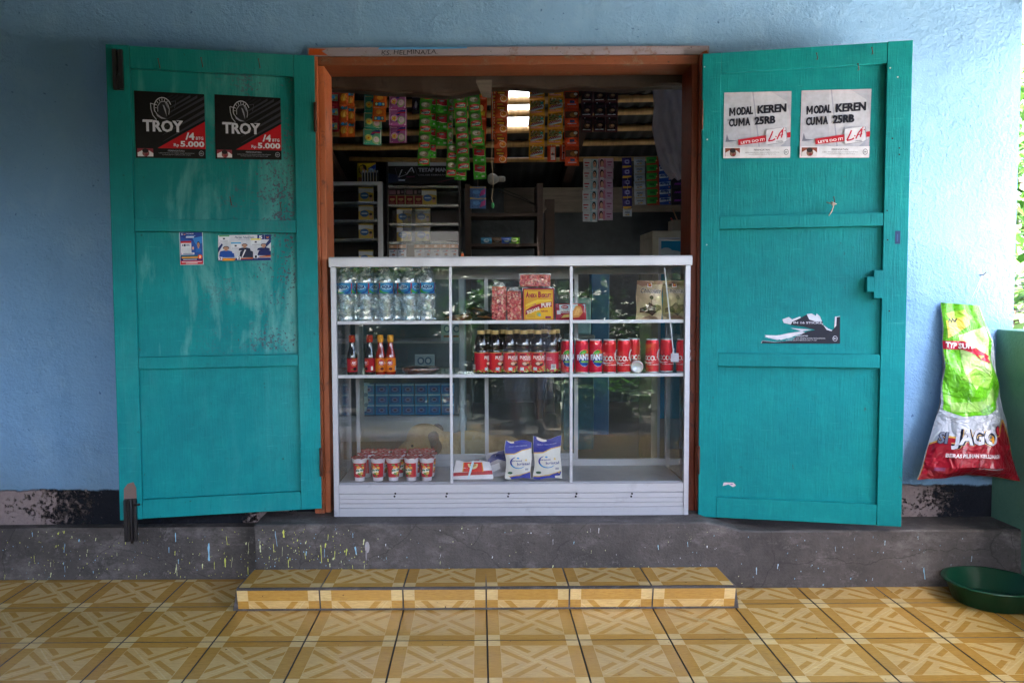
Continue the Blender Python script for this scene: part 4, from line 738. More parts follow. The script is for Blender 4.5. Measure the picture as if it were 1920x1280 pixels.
# sugar bags
def sugar(h, w, seed, slump=0):
    e = newthing('sugar_bag', 'bag of sugar', 'blue and white sugar bags'); m = MB(); f = pillow(m, w, h, .075, 0, '#d9d7d2', seed=seed, wr=.0028, crimp=.012)
    sil = lambda q: (q[0]*(1+.05*math.sin(q[2]*38+seed)-.10*max(0, q[2]/h-.72)), q[1], q[2]-.010*math.sin(q[0]*55+seed)*max(0, q[2]/h-.8)*4+.006*abs(math.sin(q[0]*30+1))*(1-min(1, q[2]/h*4)))
    m.v = [sil(q) for q in m.v]; f0_ = f; f = lambda u, v, hh: sil(f0_(u, v, hh))
    if slump: m.v = [(x, y, z-slump*max(0, z-h*.8)*max(0, 1.4*(x+w*.1)/w)) for x, y, z in m.v]; g = f; f = lambda u, v, hh: (lambda q: (q[0], q[1], q[2]-slump*max(0, q[2]-h*.8)*max(0, 1.4*(q[0]+w*.1)/w)))(g(u, v, hh))
    p = PR(m, f, 0, .01, h0=.0006, dh=.0003); W2 = w/2-.001; B_ = '#102a94'
    p.poly([(-W2, h*.63), (-W2*.3, h*.64), (W2*.3, h*.73), (W2, h*.78), (W2, h), (-W2, h)], '#c9a04a'); p.poly([(-W2, h*.655), (-W2*.3, h*.665), (W2*.3, h*.755), (W2, h*.80), (W2, h), (-W2, h)], B_)
    p.poly([(-W2, 0), (-W2, h*.075), (W2*.1, h*.10), (W2, h*.205), (W2, 0)], '#c9a04a'); p.poly([(-W2, 0), (-W2, h*.05), (W2*.1, h*.075), (W2, h*.185), (W2, 0)], B_)
    p.text('GULA TEBU MURNI', -w*.35, h*.835, w*.32, h*.865, '#8f9ad0', .03, 0, .06); c = (-w*.02, h*.435)
    for a0, a1, r0, cl in ((110, 290, 1, '#1c2f9a'), (200, 320, 1, '#2f8fd0')): p.poly([(c[0]+w*.34*math.cos(R(t)), c[1]+h*.15*math.sin(R(t))) for t in range(a0, a1, 12)]+[(c[0]+w*.30*math.cos(R(t))+w*.02, c[1]+h*.135*math.sin(R(t))+.001) for t in range(a1, a0, -12)], cl)
    p.ell(c[0]-w*.02, c[1]+h*.115, w*.05, h*.02, '#3f8fd0', 10); p.text('piramid', -w*.28, h*.455, w*.10, h*.51, '#1c2f8a', .02); p.text('kristal', -w*.08, h*.375, w*.42, h*.44, '#1c2f8a', .015); p.ell(w*.27, h*.5, w*.04, h*.03, '#e0c27a', 8); p.ell(-w*.32, h*.17, w*.1, h*.035, '#2a5a4a', 10); p.rect(w*.27, h*.24, w*.4, h*.29, '#9a9aa8')
    m.build('bag_film', GLOSS, e); return e
s1 = sugar(.158, .104, 3, .45); s1.location = (scatter_px(971, -.035), -.035, BASE+.0003); s1.rotation_euler = (R(-4), R(1), .05); s1['label'] = 'blue and white sugar bag with a slumped top corner'
s2 = sugar(.166, .110, 8); s2.location = (scatter_px(1027, -.035), -.035, BASE+.0003); s2.rotation_euler = (R(-4), R(-1), -.05); s2['label'] = 'taller upright blue and white sugar bag'
e = newthing('sugar_bag', 'bag of sugar', 'blue and white sugar bags'); m = MB(); f = pillow(m, .085, .10, .05, 0, '#8a8894', seed=5, wr=.004); p = PR(m, f, 0, .01, h0=.0006); p.poly([(-.04, .06), (0, .07), (.04, .05), (.04, .098), (-.04, .098)], '#1c2a6a'); p.poly([(-.04, .02), (.0, .03), (.0, .055), (-.035, .05)], '#c2c0c8'); m.build('bag_film', GLOSS, e)
e.location = (scatter_px(938, .03), .03, BASE+.0003); e.rotation_euler = (R(-8), R(-9), .2); e['label'] = 'crumpled darker sugar bag behind the slumped one'
# flour bag lying with plastic spoon
e = newthing('flour_bag', 'bag'); e['label'] = 'red and white plastic bag lying flat with a knotted top'; m = MB(); f = pillow(m, .165, .085, .075, 0, '#d9d3d8', seed=9, wr=.0018, crimp=.004)
Mt = lambda q: (q[0]*(1-.22*max(0, q[2]-.01)/.075), q[1], min(q[2], .072+.004*math.sin(q[0]*60)))
m.v = [Mt(q) for q in m.v]; p = PR(m, lambda u, v, h: Mt(f(u, v, h)), 0, .01, h0=.0005, dh=.0003)
p.poly([(-.082, .012), (.082, .018), (.082, .034), (0, .028), (-.082, .026)], '#a3182a'); p.rect(-.045, .028, .045, .066, '#d08a1a'); p.rect(-.041, .028, .041, .066, '#c41c1c'); p.ell(.0, .060, .024, .022, '#e0c890', 16, 180, 360); p.ell(.0, .059, .016, .013, '#b98a4a', 12, 180, 360); p.poly([(-.035, .072), (.03, .072), (.04, .082), (-.03, .083)], '#9a2030'); m.build('bag_film', GLOSS, e); e.location = (scatter_px(885, -.025), -.025, BASE+.0003); e.rotation_euler = (R(-18), 0, .03)
e = newthing('plastic_knife', 'plastic knife'); e['label'] = 'small pale blue plastic knife standing against the red and white bag'; m = MB(); m.add([(-.003, -.001, 0), (.003, -.001, 0), (.006, -.001, .05), (.007, -.001, .064), (.002, -.001, .078), (-.003, -.001, .06), (-.003, .001, 0), (.003, .001, 0), (.006, .001, .05), (.007, .001, .064), (.002, .001, .078), (-.003, .001, .06)], [(0, 1, 2, 3, 4, 5), (11, 10, 9, 8, 7, 6)]+[(i, i+6, (i+1) % 6+6, (i+1) % 6) for i in range(6)], 0, '#c3dcea'); m.build('blade', HARD, e, .0005)
xx, zz = W(878, 898, -.070); e.location = (xx, -.071, zz+.002); e.rotation_euler = (R(-4), R(14), 0)
# wrapped cracker packs
def wrapped(w, h, d, seed, label, loc, rot=(0, 0, 0), knot=True):
    e = newthing('wrapped_cracker_pack', 'crackers', 'red crackers in clear crinkled wrap'); rr = random.Random(seed); m = MB()
    m.box(-w/2+.004, w/2-.004, -d/2+.004, d/2-.004, .004, h-.006, 0, '#c95a4a')
    for i in range(int(w*h*26000)):
        a, b = rr.uniform(-w/2+.006, w/2-.006), rr.uniform(.008, h-.010); q = rr.uniform(.003, .008); c = rr.choice(('#a82a34', '#c23a44', '#d8766a', '#e0a08a', '#8a1c28', '#d85a5a'))
        an = rr.uniform(0, 3.14); m.add([(a+q*math.cos(an+t)*(1 if t % 2 < 1 else .8), -d/2+.0035-rr.random()*.0006, b+q*math.sin(an+t)) for t in (0, 1.4, 3, 4.6)], [(0, 1, 2, 3)], 0, c)
    m.build('crackers', WRAP, e)
    m = MB(); pillow(m, w, h, d, 0, '#fff', 22, 22, seed, .0030, crimp=.003); m.v = [(x, y, z) for x, y, z in m.v]
    if knot: m.v = [(x*(1-max(0, (z-h*.9)/h)*5), y*(1-max(0, (z-h*.9)/h)*5), z+max(0, z-h*.9)*.8) for x, y, z in m.v]
    m.build('clear_wrap', CLEAR, e); e.location = loc; e.rotation_euler = rot; e['label'] = label; return e
wrapped(.062, .140, .055, 1, 'tall wrapped pack of red crackers beside the black snack wrappers', (scatter_px(935, -.03), -.03, SH1+.0003), (0, R(1), 0))
wrapped(.062, .122, .055, 2, 'shorter wrapped pack of red crackers leaning by the yellow box', (scatter_px(965, -.035), -.035, SH1+.0003), (0, R(-2), 0))
e = newthing('biscuit_box', 'biscuits'); e['label'] = 'yellow and red square biscuit pack reading ANEKA BISKUIT SQUARE PUFF'; m = MB(); bw, bh = .120, .126; m.box(-bw/2, bw/2, -.028, .028, 0, bh, 0, '#a82338')
p = PR(m, lambda u, v, h: (u, -.0281-h, v), 0, dh=.0002); p.rect(-.056, .004, .056, .121, '#e6ae1e'); p.rect(-.053, .007, .053, .118, '#d2881c'); p.rect(-.051, .009, .051, .116, '#e8b424')
r_ = '#a3182e'; p.text('A', -.050, .090, -.037, .114, r_, .06); p.text('NEKA', -.036, .090, -.006, .106, r_, .05); p.text('B', -.002, .090, .010, .114, r_, .06); p.text('ISKUIT', .011, .090, .049, .106, r_, .05); p.rect(-.046, .062, -.01, .082, '#c97a5a'); p.poly([(-.051, .05), (-.02, .066), (.004, .083), (.051, .083), (.051, .09), (-.051, .088)], '#dfa02a')
p.poly([(-.051, .063), (-.03, .073), (-.005, .083), (.051, .083), (.051, .078), (.0, .073), (-.051, .055)], '#f0c83a'); arc = [(-.051, .022), (-.03, .036), (0, .047), (.03, .053), (.051, .055)]; p.poly(arc+[(.051, .074), (.03, .072), (0, .066), (-.03, .055), (-.051, .041)], r_)
p.text('SQUARE', -.047, .028, .005, .052, '#ecdccf', .05, 0, .33, lambda a, b: (a, b*.62-.0)); p.text('PUFF', .010, .053, .049, .070, '#ecdccf', .05, 0, .08); p.text('ABON', .008, .034, .036, .041, r_, .03, .2); p.ell(.0, .026, .009, .008, '#a8b45a'); p.ell(.004, .022, .005, .005, '#8ab4c4'); p.rect(.026, .010, .048, .018, '#8a1c5a')
for k in range(3): p.rect(-.046, .014+.005*k, -.014, .0155+.005*k, '#b5862a')
m.build('box', SMOOTH, e, .001); m = MB(); pillow(m, bw+.006, bh+.006, .062, 0, '#fff', 14, 14, 4, .0008, crimp=.001); m.build('clear_wrap', CLEAR, e); e.location = (scatter_px(1009, -.035), -.035, SH1+.0003)
wrapped(.125, .055, .06, 3, 'wrapped red crackers lying on top of the yellow biscuit pack', (scatter_px(1003, -.03), -.03, SH1+.1305), knot=False)
# cracker pack Malkist
e = newthing('cracker_pack', 'crackers'); e['label'] = 'red and white MALKIST cracker pack partly behind the mullion'; m = MB(); f = pillow(m, .120, .066, .04, 0, '#a3142c', seed=7, wr=.0015, crimp=.002); p = PR(m, f, 0, .01, h0=.0005, dh=.0003); p.poly([(-.045, .030), (-.045, .062), (.03, .064), (.02, .045), (-.01, .030)], '#bfd4e2'); p.ell(-.024, .053, .014, .007, '#a3142c'); p.text('ROMA', -.034, .050, -.014, .056, '#e2dcd8', .03); p.text('MALKIST', -.044, .034, .010, .046, '#5a2a1c', .05, .1); p.text('MALKIST', -.043, .035, .009, .0455, '#e6e0dc', .035, .1); p.poly([(.0, .025), (.02, .058), (.04, .055), (.046, .03), (.03, .012), (.005, .010)], '#c98a4a'); p.poly([(.008, .02), (.024, .05), (.036, .046), (.03, .02)], '#dfa860'); p.rect(-.056, .024, -.042, .040, '#d0d6dc'); p.poly([(.040, .060), (.058, .064), (.056, .05), (.05, .03), (.054, .058)], '#9fc0d4'); p.poly([(-.04, .010), (0, .014), (.0, .024), (-.03, .022)], '#d9b46a')
m.build('wrapper', GLOSS, e); e.location = (scatter_px(1070, -.04), -.042, SH1+.0003); e.rotation_euler = (R(-3), 0, .02)
# chocolate bags
for i, (px, l) in enumerate(((1216, 'beige chocolate biscuit bag with shiny highlight, beside the other chocolate bag'), (1264, 'duller beige chocolate bag in the corner behind the hanging strap'))):
    e = newthing('chocolate_bag', 'bag of sweets', 'beige chocolate bags'); m = MB(); w_, h_ = (.100, .155) if i == 0 else (.094, .155); f = pillow(m, w_, h_, .05, 0, '#b09a7c' if i == 0 else '#8f7e60', seed=20+i, wr=.0028, crimp=.008); p = PR(m, f, 0, .01, h0=.0006, dh=.0003)
    p.rect(-.050, .135, .050, .154, '#6a4a3a') if i else p.poly([(-.05, .14), (-.03, .132), (.0, .138), (.05, .142), (.05, .154), (-.05, .154)], '#8f6a58'); p.rect(-.010, .128, .008, .148, '#e0d8d4'); p.rect(-.007, .131, .005, .145, '#b3261c'); p.ell(-.001, .138, .003, .004, '#e0a83a', 8)
    p.text('Chocolate', -.036, .104, .046, .126, '#d9cfc4', .05, .25); p.text('Chocolate', -.035, .105, .045, .125, '#33201a', .02, .25)
    p.ell(.008, .088, .008, .008, '#33180f', 12); p.line([(.007, .085), (.006, .062)], .002, '#33180f'); p.poly([(-.038, .028), (-.038, .045), (-.018, .052), (-.002, .068), (.012, .058), (.03, .060), (.044, .056), (.046, .042), (.03, .034), (.012, .016), (-.004, .026), (-.02, .030)], '#3a1c1a'); p.poly([(-.01, .05), (.0, .06), (.01, .05), (.0, .035)], '#6a4a4a'); p.poly([(.02, .05), (.03, .055), (.035, .045), (.022, .04)], '#5c3c3c'); p.poly([(-.03, .005), (.0, .018), (.03, .012), (.04, .002)], '#8a6a54')
    m.build('bag_film', FOIL, e); e.location = (scatter_px(px, -.03+i*.02), -.03+i*.02, SH1+.0003); e.rotation_euler = (R(-3), R(1.2-i*.5), -.05+.1*i); e['label'] = l
# black snack wrappers lying
for i, (px, Y, rz, ry, z, l) in enumerate(((868, -.035, .35, R(-12), .0, 'bronze snack stick lying against the first mullion'), (852, -.02, -.3, 0, .0, 'dark snack wrapper crossing behind the first mullion'), (893, -.03, -.5, R(22), .028, 'black snack stick tilted up on the wrapper heap'), (903, -.045, -.25, R(10), .012, 'black snack stick with a gold strip on the heap front'), (908, -.06, -.15, R(8), .0, 'long black snack stick lying lowest in the heap'), (918, -.03, .1, R(5), .002, 'black wrapper end under the tall cracker pack'))):
    e = newthing('snack_stick', 'snack', 'black and bronze snack sticks'); m = MB(); f = pillow(m, .088, .034, .022, 0, '#151012' if i else '#5a3018', 14, 8, 30+i, .0022, crimp=.002); p = PR(m, f, 0, .008, h0=.0006); p.poly([(-.03, .010), (.02, .014), (.02, .022), (-.03, .02)], '#7a4a24'); p.ell(.01, .022, .014, .004, '#c98a4a', 8); m.build('wrapper', FOIL, e)
    e.location = (scatter_px(px, Y), Y, SH1+.001+z); e.rotation_euler = (R(-50), ry, rz); e['label'] = l
# wrapped tray
e = newthing('wrapped_tray', 'food tray'); e['label'] = 'clear-wrapped tray of red food lying beside the chilli bottles'; m = MB(); m.lathe([(.001, .002), (.055, .003), (.068, .016), (.070, .022), (.05, .027), (.001, .029)], 24, col='#6a1a18', M=Matrix.Diagonal((1, .62, 1, 1)), cap=False); rr = random.Random(5)
for k in range(60):
    a = rr.uniform(-.05, .05); b = rr.uniform(-.03, .03); m.add([(a, b, .030), (a+.012, b+.004, .0305+rr.random()*.002), (a+.004, b+.008, .031)], [(0, 1, 2)], 0, rr.choice(('#9a9a2a', '#2a6a3a', '#b0b03a', '#5a1414')))
m.build('food', WRAP, e); m = MB(); m.lathe([(.001, .001), (.060, .001), (.076, .018), (.078, .026), (.055, .033), (.001, .035)], 28, M=Matrix.Diagonal((1, .62, 1, 1)), cap=False, wob=.02); m.build('clear_wrap', CLEAR, e); e.location = (scatter_px(788, -.03), -.03, SH2+.0003)
# hanging strap with tag
e = thing('hanging_strap', (0, 0, 0), 'thin white strap with a small pale tag hanging in front of the cola cans', 'strap'); a = W(1246, 502, -.066); b = W(1263, 662, -.066); m = MB(); m.box(-.0022, .0022, -.0005, .0005, 0, 1, 0, '#c9ccd6', Matrix(((1, 0, (b[0]-a[0]), a[0]), (0, 1, 0, -.066), (0, 0, b[1]-a[1], a[1]), (0, 0, 0, 1)))); m.build('strap_band', HARD, e)
m = MB(); m.box(b[0]-.011, b[0]+.020, -.0668, -.0662, b[1]-.034, b[1], 0, '#c3bccb'); m.build('tag', PAPER, e)
# ------------------------------------------------------------------ room behind the counter
rm = thing('shop_interior', (0, 1.8, .25), 'dark back room of unplastered blocks behind the counter', 'room')
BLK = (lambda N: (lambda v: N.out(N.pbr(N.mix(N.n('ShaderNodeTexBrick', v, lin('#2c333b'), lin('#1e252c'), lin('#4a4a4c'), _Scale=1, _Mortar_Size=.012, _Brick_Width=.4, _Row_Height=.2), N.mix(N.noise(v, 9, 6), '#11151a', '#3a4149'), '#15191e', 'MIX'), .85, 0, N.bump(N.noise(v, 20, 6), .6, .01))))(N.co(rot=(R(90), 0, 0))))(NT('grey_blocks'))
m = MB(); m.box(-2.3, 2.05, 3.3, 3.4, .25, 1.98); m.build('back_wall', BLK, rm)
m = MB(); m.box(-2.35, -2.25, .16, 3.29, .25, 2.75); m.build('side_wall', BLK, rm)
m = MB(); m.box(1.95, 2.05, .16, .8, .25, 2.6); m.box(1.95, 2.05, 2.2, 3.29, .25, 2.3); m.box(1.95, 2.05, .8, 2.2, 1.15, 2.3); m.build('side_wall', BLK, rm)  # low side opening shaped to let daylight reach the lower room
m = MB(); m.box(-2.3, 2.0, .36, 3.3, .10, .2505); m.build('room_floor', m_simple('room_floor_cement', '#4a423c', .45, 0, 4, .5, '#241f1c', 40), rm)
RZ = lambda Y: 2.65-.2*Y
m = MB(); COR = m_simple('dark_roof_sheet', '#1b1d20', .6, .2, 5, .5, '#0a0a0a')  # near-black sheet with random darker blotches
def corr(m, x0, x1, y0, y1):
    n = int((x1-x0)/.019)+1; vs = [(x0+(x1-x0)*i/n, y, RZ(y)+.009*math.sin((x0+(x1-x0)*i/n)*82)) for i in range(n+1) for y in (y0, y1)]; m.add(vs, [(2*i, 2*i+1, 2*i+3, 2*i+2) for i in range(n)], 0, '#fff', True)
corr(m, -2.35, .165, .16, 3.4); corr(m, .305, 2.1, .16, 3.4); corr(m, .165, .305, .16, .8); corr(m, .165, .305, 2.16, 3.4)
m.build('roof_sheet', COR, rm)
TRS = (lambda N: N.out(N.n('ShaderNodeMixShader', .25, N.n('ShaderNodeBsdfTranslucent', (.22, .23, .24, 1)), N.n('ShaderNodeBsdfDiffuse', (.3, .31, .32, 1)))))(NT('milky_sun_diffuser'))
m = MB(); corr(m, .166, .304, .81, 2.15); m.build('sun_diffuser_sheet', TRS, rm)  # milky sheet added in the open roof gap to spread the sun
for py in (182, 206, 237, 264):
    k = math.tan(math.atan((640-py)/FPX)-_p); D = (2.65-CAM.z-.2*CAM.y)/(k+.2); Yb = CAM.y+D; zb = CAM.z+k*D
    m = MB(); m.tube([(-2.2, Yb, zb-.02), (-.8, Yb+.03, zb-.035), (.4, Yb, zb-.02), (1.2, Yb-.02, zb-.014), (2.0, Yb, zb-.02)], .024, 10); m.build('bamboo_batten', BAMBOO, rm)
for x in (-1.1, .62):
    m = MB(); m.box(x, x+.06, .3, 3.25, RZ(1.8)-.02, RZ(1.8)+.05, M=Matrix.Translation((0, 0, .0))@Matrix(((1, 0, 0, 0), (0, 1, 0, 0), (0, -.2, 1, .30), (0, 0, 0, 1)))); m.build('rafter', DARKWOOD, rm)
x0, z0 = W(945, 378, 2.9); m = MB(); m.box(x0, 1.9, 2.9, 2.94, W(1000, 398, 2.9)[1], W(1000, 352, 2.9)[1]); m.build('grey_board', PLANK, rm)
xa = W(1022, 600, 2.7)[0]; m = MB(); m.box(xa, xa+.07, 2.7, 2.76, .25, W(1000, 374, 2.7)[1]); m.build('wall_post', DARKWOOD, rm)
# blue door post and doorway at the back
xp = W(1109, 600, 1.75)[0]; e = thing('blue_post', (xp+.05, 1.75, .25), 'blue painted post seen through the middle of the case', 'post'); m = MB(); m.box(xp, xp+.11, 1.75, 1.85, .25, W(1100, 505, 1.75)[1]); m.build('post_body', m_simple('blue_paint', '#0d4a70', .5, 0, 9, .3), e, .004)
# pole for sachets and stiff poles above
def pole(name, Y, py, x0, x1, label, r=.012, sag=.01):
    z = W(960, py, Y)[1]; a = W(x0, py, Y)[0]; b = W(x1, py, Y)[0]; e = thing(name, ((a+b)/2, Y, z), label, 'pole'); m = MB(); m.tube([(a, Y, z+.006), (a+(b-a)*.3, Y, z-sag*.4), (a+(b-a)*.6, Y, z-sag*.2), (b, Y, z+.004)], r, 10)
    m.build('cane', BAMBOO, e); return z
ZA = pole('bamboo_pole', .76, 118, 560, 1360, 'bamboo pole hidden behind the beam that carries the upper sachet strips')
ZB = pole('bamboo_pole', .97, 299, 655, 1330, 'pale bamboo pole crossing the opening with hair and face cream sachets hung from it')
# ------------------------------------------------------------------ sachets
def sach(w, h, base, draw, mat=FOIL, seed=1):
    m = MB(); f = pillow(m, w, h, .010, 0, base, 8, 8, seed, .0012, crimp=.004); m.v = [(x, y, z-h) for x, y, z in m.v]
    p = PR(m, lambda u, v, hh: (lambda q: (q[0], q[1], q[2]-h))(f(u, v, hh)), 0, .012, h0=.0004, dh=.00025); draw(p, w, h); o = m.build('sachet', mat, None); o.hide_render = False; return o
def d_green(p, w, h): p.poly([(-w*.42, h*.06), (w*.42, h*.10), (w*.42, h*.42), (0, h*.46), (-w*.42, h*.40)], '#b3162c'); p.poly([(-w*.36, h*.16), (w*.3, h*.18), (w*.38, h*.32), (w*.2, h*.34), (-w*.28, h*.26)], '#9fc0b4'); p.text('Royco', -w*.3, h*.18, w*.3, h*.3, '#16406a', .05, .3); p.rect(-w*.25, h*.36, w*.25, h*.39, '#d98a94'); p.ell(0, h*.72, w*.40, h*.19, '#6a6a58', 14); p.ell(-w*.04, h*.73, w*.30, h*.14, '#b3aea0', 12); p.ell(w*.1, h*.70, w*.15, h*.08, '#8a6a4a', 10); p.poly([(-w*.2, h*.76), (0, h*.82), (w*.12, h*.76), (-w*.05, h*.7)], '#d0ccc0')
def d_greenb(p, w, h): p.poly([(-w*.4, h*.48), (-w*.2, h*.46), (w*.1, h*.40), (w*.42, h*.40), (w*.42, h*.92), (-w*.4, h*.92)], '#93142a'); p.poly([(-w*.4, h*.48), (-w*.2, h*.46), (w*.1, h*.40), (w*.42, h*.40), (w*.42, h*.43), (w*.1, h*.43), (-w*.2, h*.49), (-w*.4, h*.51)], '#c9b9b0'); p.ell(0, h*.7, w*.22, h*.05, '#4a6a72', 10); p.rect(w*.12, h*.12, w*.36, h*.22, '#9aa89a'); p.ell(-w*.26, h*.17, w*.08, h*.06, '#8a9a8a', 6)
def d_red(p, w, h): p.rect(-w*.38, h*.15, w*.38, h*.62, '#5f7a72'); p.rect(-w*.36, h*.2, -w*.02, h*.45, '#8a9a94'); p.ell(w*.05, h*.42, w*.12, h*.12, '#2a7ac0', 10); p.ell(w*.25, h*.35, w*.1, h*.12, '#9a9a5a', 8); p.rect(-w*.3, h*.68, w*.1, h*.74, '#c04a5a'); p.rect(-w*.42, h*.02, w*.42, h*.1, '#7a0f1c')
def d_or1(p, w, h): p.rect(-w*.4, h*.70, w*.4, h*.92, '#2a5a6a'); p.ell(-w*.15, h*.82, w*.16, h*.09, '#2f8fd0', 10); p.ell(0, h*.42, w*.36, h*.24, '#c98a2a', 12); p.poly([(-w*.1, h*.2), (w*.15, h*.25), (w*.12, h*.6), (0, h*.5)], '#e0b85a')
def d_or2(p, w, h): p.rect(-w*.36, h*.10, w*.36, h*.36, '#1f4a4a'); p.ell(0, h*.23, w*.14, h*.12, '#2f8fd8', 10); p.ell(-w*.24, h*.23, w*.09, h*.1, '#b9d0b0', 8); p.ell(w*.25, h*.23, w*.08, h*.1, '#b9d0b0', 8); p.rect(-w*.34, h*.45, w*.34, h*.9, '#b5561a'); p.ell(0, h*.68, w*.24, h*.16, '#c9862a', 10)
def d_flower(bg, acc, top):
    def f(p, w, h):
        p.rect(-w*.47, h*.03, w*.47, h*.97, '#c9c2cc'); p.rect(-w*.44, h*.05, w*.44, h*.94, bg); p.poly([(-w*.1, h*.6), (w*.0, h*.8), (w*.2, h*.9), (w*.44, h*.9), (w*.44, h*.7), (w*.2, h*.72), (w*.05, h*.58)], '#1c2a7a'); p.poly([(-w*.1, h*.66), (w*.05, h*.78), (w*.44, h*.80), (w*.44, h*.72), (w*.1, h*.7)], '#b3203a')
        p.ell(-w*.2, h*.42, w*.2, h*.2, top, 12); [p.ell(-w*.2+w*.1*math.cos(R(72*k)), h*.4+h*.1*math.sin(R(72*k)), w*.06, h*.06, '#e0c03a', 8) for k in range(5)]; p.ell(-w*.2, h*.4, w*.05, h*.05, acc, 8); p.ell(w*.2, h*.3, w*.22, h*.24, '#8fae7a', 14); p.ell(w*.22, h*.32, w*.16, h*.17, '#d0b9c4', 12); p.rect(-w*.4, h*.88, -w*.05, h*.93, top)
    return f
def d_bowl(p, w, h): p.rect(-w*.36, h*.52, w*.3, h*.72, '#4a1f14'); p.rect(-w*.3, h*.56, w*.24, h*.67, '#d9a02a'); p.rect(-w*.12, h*.44, w*.2, h*.50, '#c9b9a8'); p.ell(w*.18, h*.22, w*.28, h*.20, '#d9c0a0', 14); p.ell(w*.18, h*.24, w*.23, h*.15, '#c9761e', 12); p.ell(-w*.1, h*.86, w*.25, h*.06, '#c9a23a', 10)
def d_mush(p, w, h): p.rect(-w*.35, h*.25, w*.35, h*.5, '#b98a1a'); p.ell(-w*.05, h*.62, w*.22, h*.16, '#d9b46a', 10); p.ell(0, h*.36, w*.2, h*.08, '#e0c02a', 10); p.rect(-w*.4, h*.08, w*.4, h*.14, '#c96a5a')
def d_yel(p, w, h):
    rr = random.Random(1); p.rect(-w*.42, h*.5, w*.42, h*.93, '#8a7a4a')
    for k in range(26): a, b = rr.uniform(-w*.38, w*.38), rr.uniform(h*.55, h*.9); p.ell(a, b, w*.06, h*.03, rr.choice(('#c9a88a', '#7a4a2a', '#d9c9a8', '#5a7a4a', '#3a2a1a')), 6)
    p.ell(w*.3, h*.72, w*.1, h*.07, '#2f9a8a', 8); p.poly([(-w*.44, h*.22), (-w*.3, h*.42), (0, h*.44), (w*.3, h*.62), (w*.44, h*.6), (w*.4, h*.34), (w*.1, h*.28), (-w*.2, h*.2)], '#a9c4c4'); p.line([(-w*.36+w*.06*k, h*(.32+.012*k+(.10 if k % 2 else -.03))) for k in range(13)], w*.045, '#8a1f3a'); p.line([(-w*.34, h*.28), (w*.34, h*.44)], w*.03, '#8a1f3a'); p.rect(-w*.4, h*.12, w*.34, h*.17, '#c98a8a'); p.rect(-w*.4, h*.06, w*.2, h*.10, '#b9724a')
def d_ordk(p, w, h): p.rect(-w*.46, h*.45, w*.46, h*.8, '#4a2414'); p.ell(w*.1, h*.62, w*.25, h*.12, '#8a5a2a', 10); p.ell(w*.28, h*.68, w*.14, h*.07, '#b9b0a8', 8); p.poly([(-w*.4, h*.2), (-w*.15, h*.4), (w*.2, h*.4), (w*.42, h*.22), (w*.1, h*.14)], '#d9481a'); p.rect(-w*.14, h*.22, w*.2, h*.36, '#3a3f6a'); p.rect(-w*.3, h*.14, w*.3, h*.18, '#a9a0b0')
def d_mar(p, w, h): p.rect(-w*.42, h*.08, w*.42, h*.9, '#1a0a14'); p.rect(-w*.36, h*.12, w*.3, h*.17, '#9a9aa8'); p.ell(w*.0, h*.4, w*.26, h*.15, '#5a3a34', 10); p.ell(w*.05, h*.44, w*.16, h*.08, '#a98a6a', 10); p.rect(-w*.1, h*.6, w*.32, h*.75, '#3a2230'); p.ell(-w*.2, h*.92, w*.06, h*.03, '#c9c9d2', 6)
def d_pur(p, w, h): p.poly([(-w*.3, h*.3), (0, h*.8), (w*.25, h*.5), (w*.1, h*.2)], '#4a3a6a'); p.ell(0, h*.5, w*.15, h*.2, '#9a9ab0', 8); p.rect(-w*.48, h*.92, w*.48, h*.97, '#8f8fa0')
def d_face(bg, hair, tx, mirror=1):
    def f(p, w, h):
        p.rect(-w*.48, h*.02, w*.48, h*.98, bg); c = w*.27*mirror; p.rect(min(0, c*1.6), h*.04, max(0, c*1.6), h*.96, '#8fb0c0' if mirror > 0 else '#b0708a'); p.ell(c, h*.55, w*.13, h*.36, hair, 12); p.ell(c-.001*mirror, h*.46, w*.10, h*.28, '#c09080', 12); p.poly([(c-w*.14, 0), (c-w*.1, h*.16), (c+w*.1, h*.16), (c+w*.14, 0)], '#c9ccd6')
        b = -w*.44 if mirror > 0 else w*.08; p.rect(b, h*.55, b+w*.34, h*.66, tx); p.rect(b+.004, h*.28, b+w*.24, h*.38, tx); p.rect(b, h*.1, b+w*.36, h*.14, '#8a8a9a')
    return f
def d_purple(p, w, h): p.rect(-w*.44, h*.0, w*.44, h*.2, '#c9962a'); p.rect(-w*.3, h*.45, w*.3, h*.75, '#5a4a8a'); p.rect(-w*.16, h*.4, w*.2, h*.78, '#8f8fc0'); p.rect(-w*.1, h*.5, w*.14, h*.68, '#3a2f6a')
def d_silver(p, w, h): p.rect(-w*.4, h*.8, w*.45, h*.92, '#a88a4a'); p.text('ZWITSAL', -w*.34, h*.35, w*.34, h*.62, '#4a4f66', .04) if 0 else p.line([(-w*.3+w*.07*k, h*(.42+(.14 if k % 2 else -.04))) for k in range(9)], w*.05, '#4a5066'); p.ell(w*.1, h*.22, w*.14, h*.1, '#a8884a', 8); p.ell(-w*.15, h*.18, w*.1, h*.08, '#8a6a4a', 8)
def d_gr(p, w, h): p.rect(-w*.5, h*.0, w*.5, h*.22, '#8a1f14'); p.poly([(w*.2, 0), (w*.5, 0), (w*.5, h), (w*.35, h), (w*.25, h*.5)], '#93301a'); p.rect(-w*.3, h*.45, w*.1, h*.7, '#0f4a1f'); p.ell(w*.3, h*.5, w*.06, h*.1, '#d9a06a', 6)
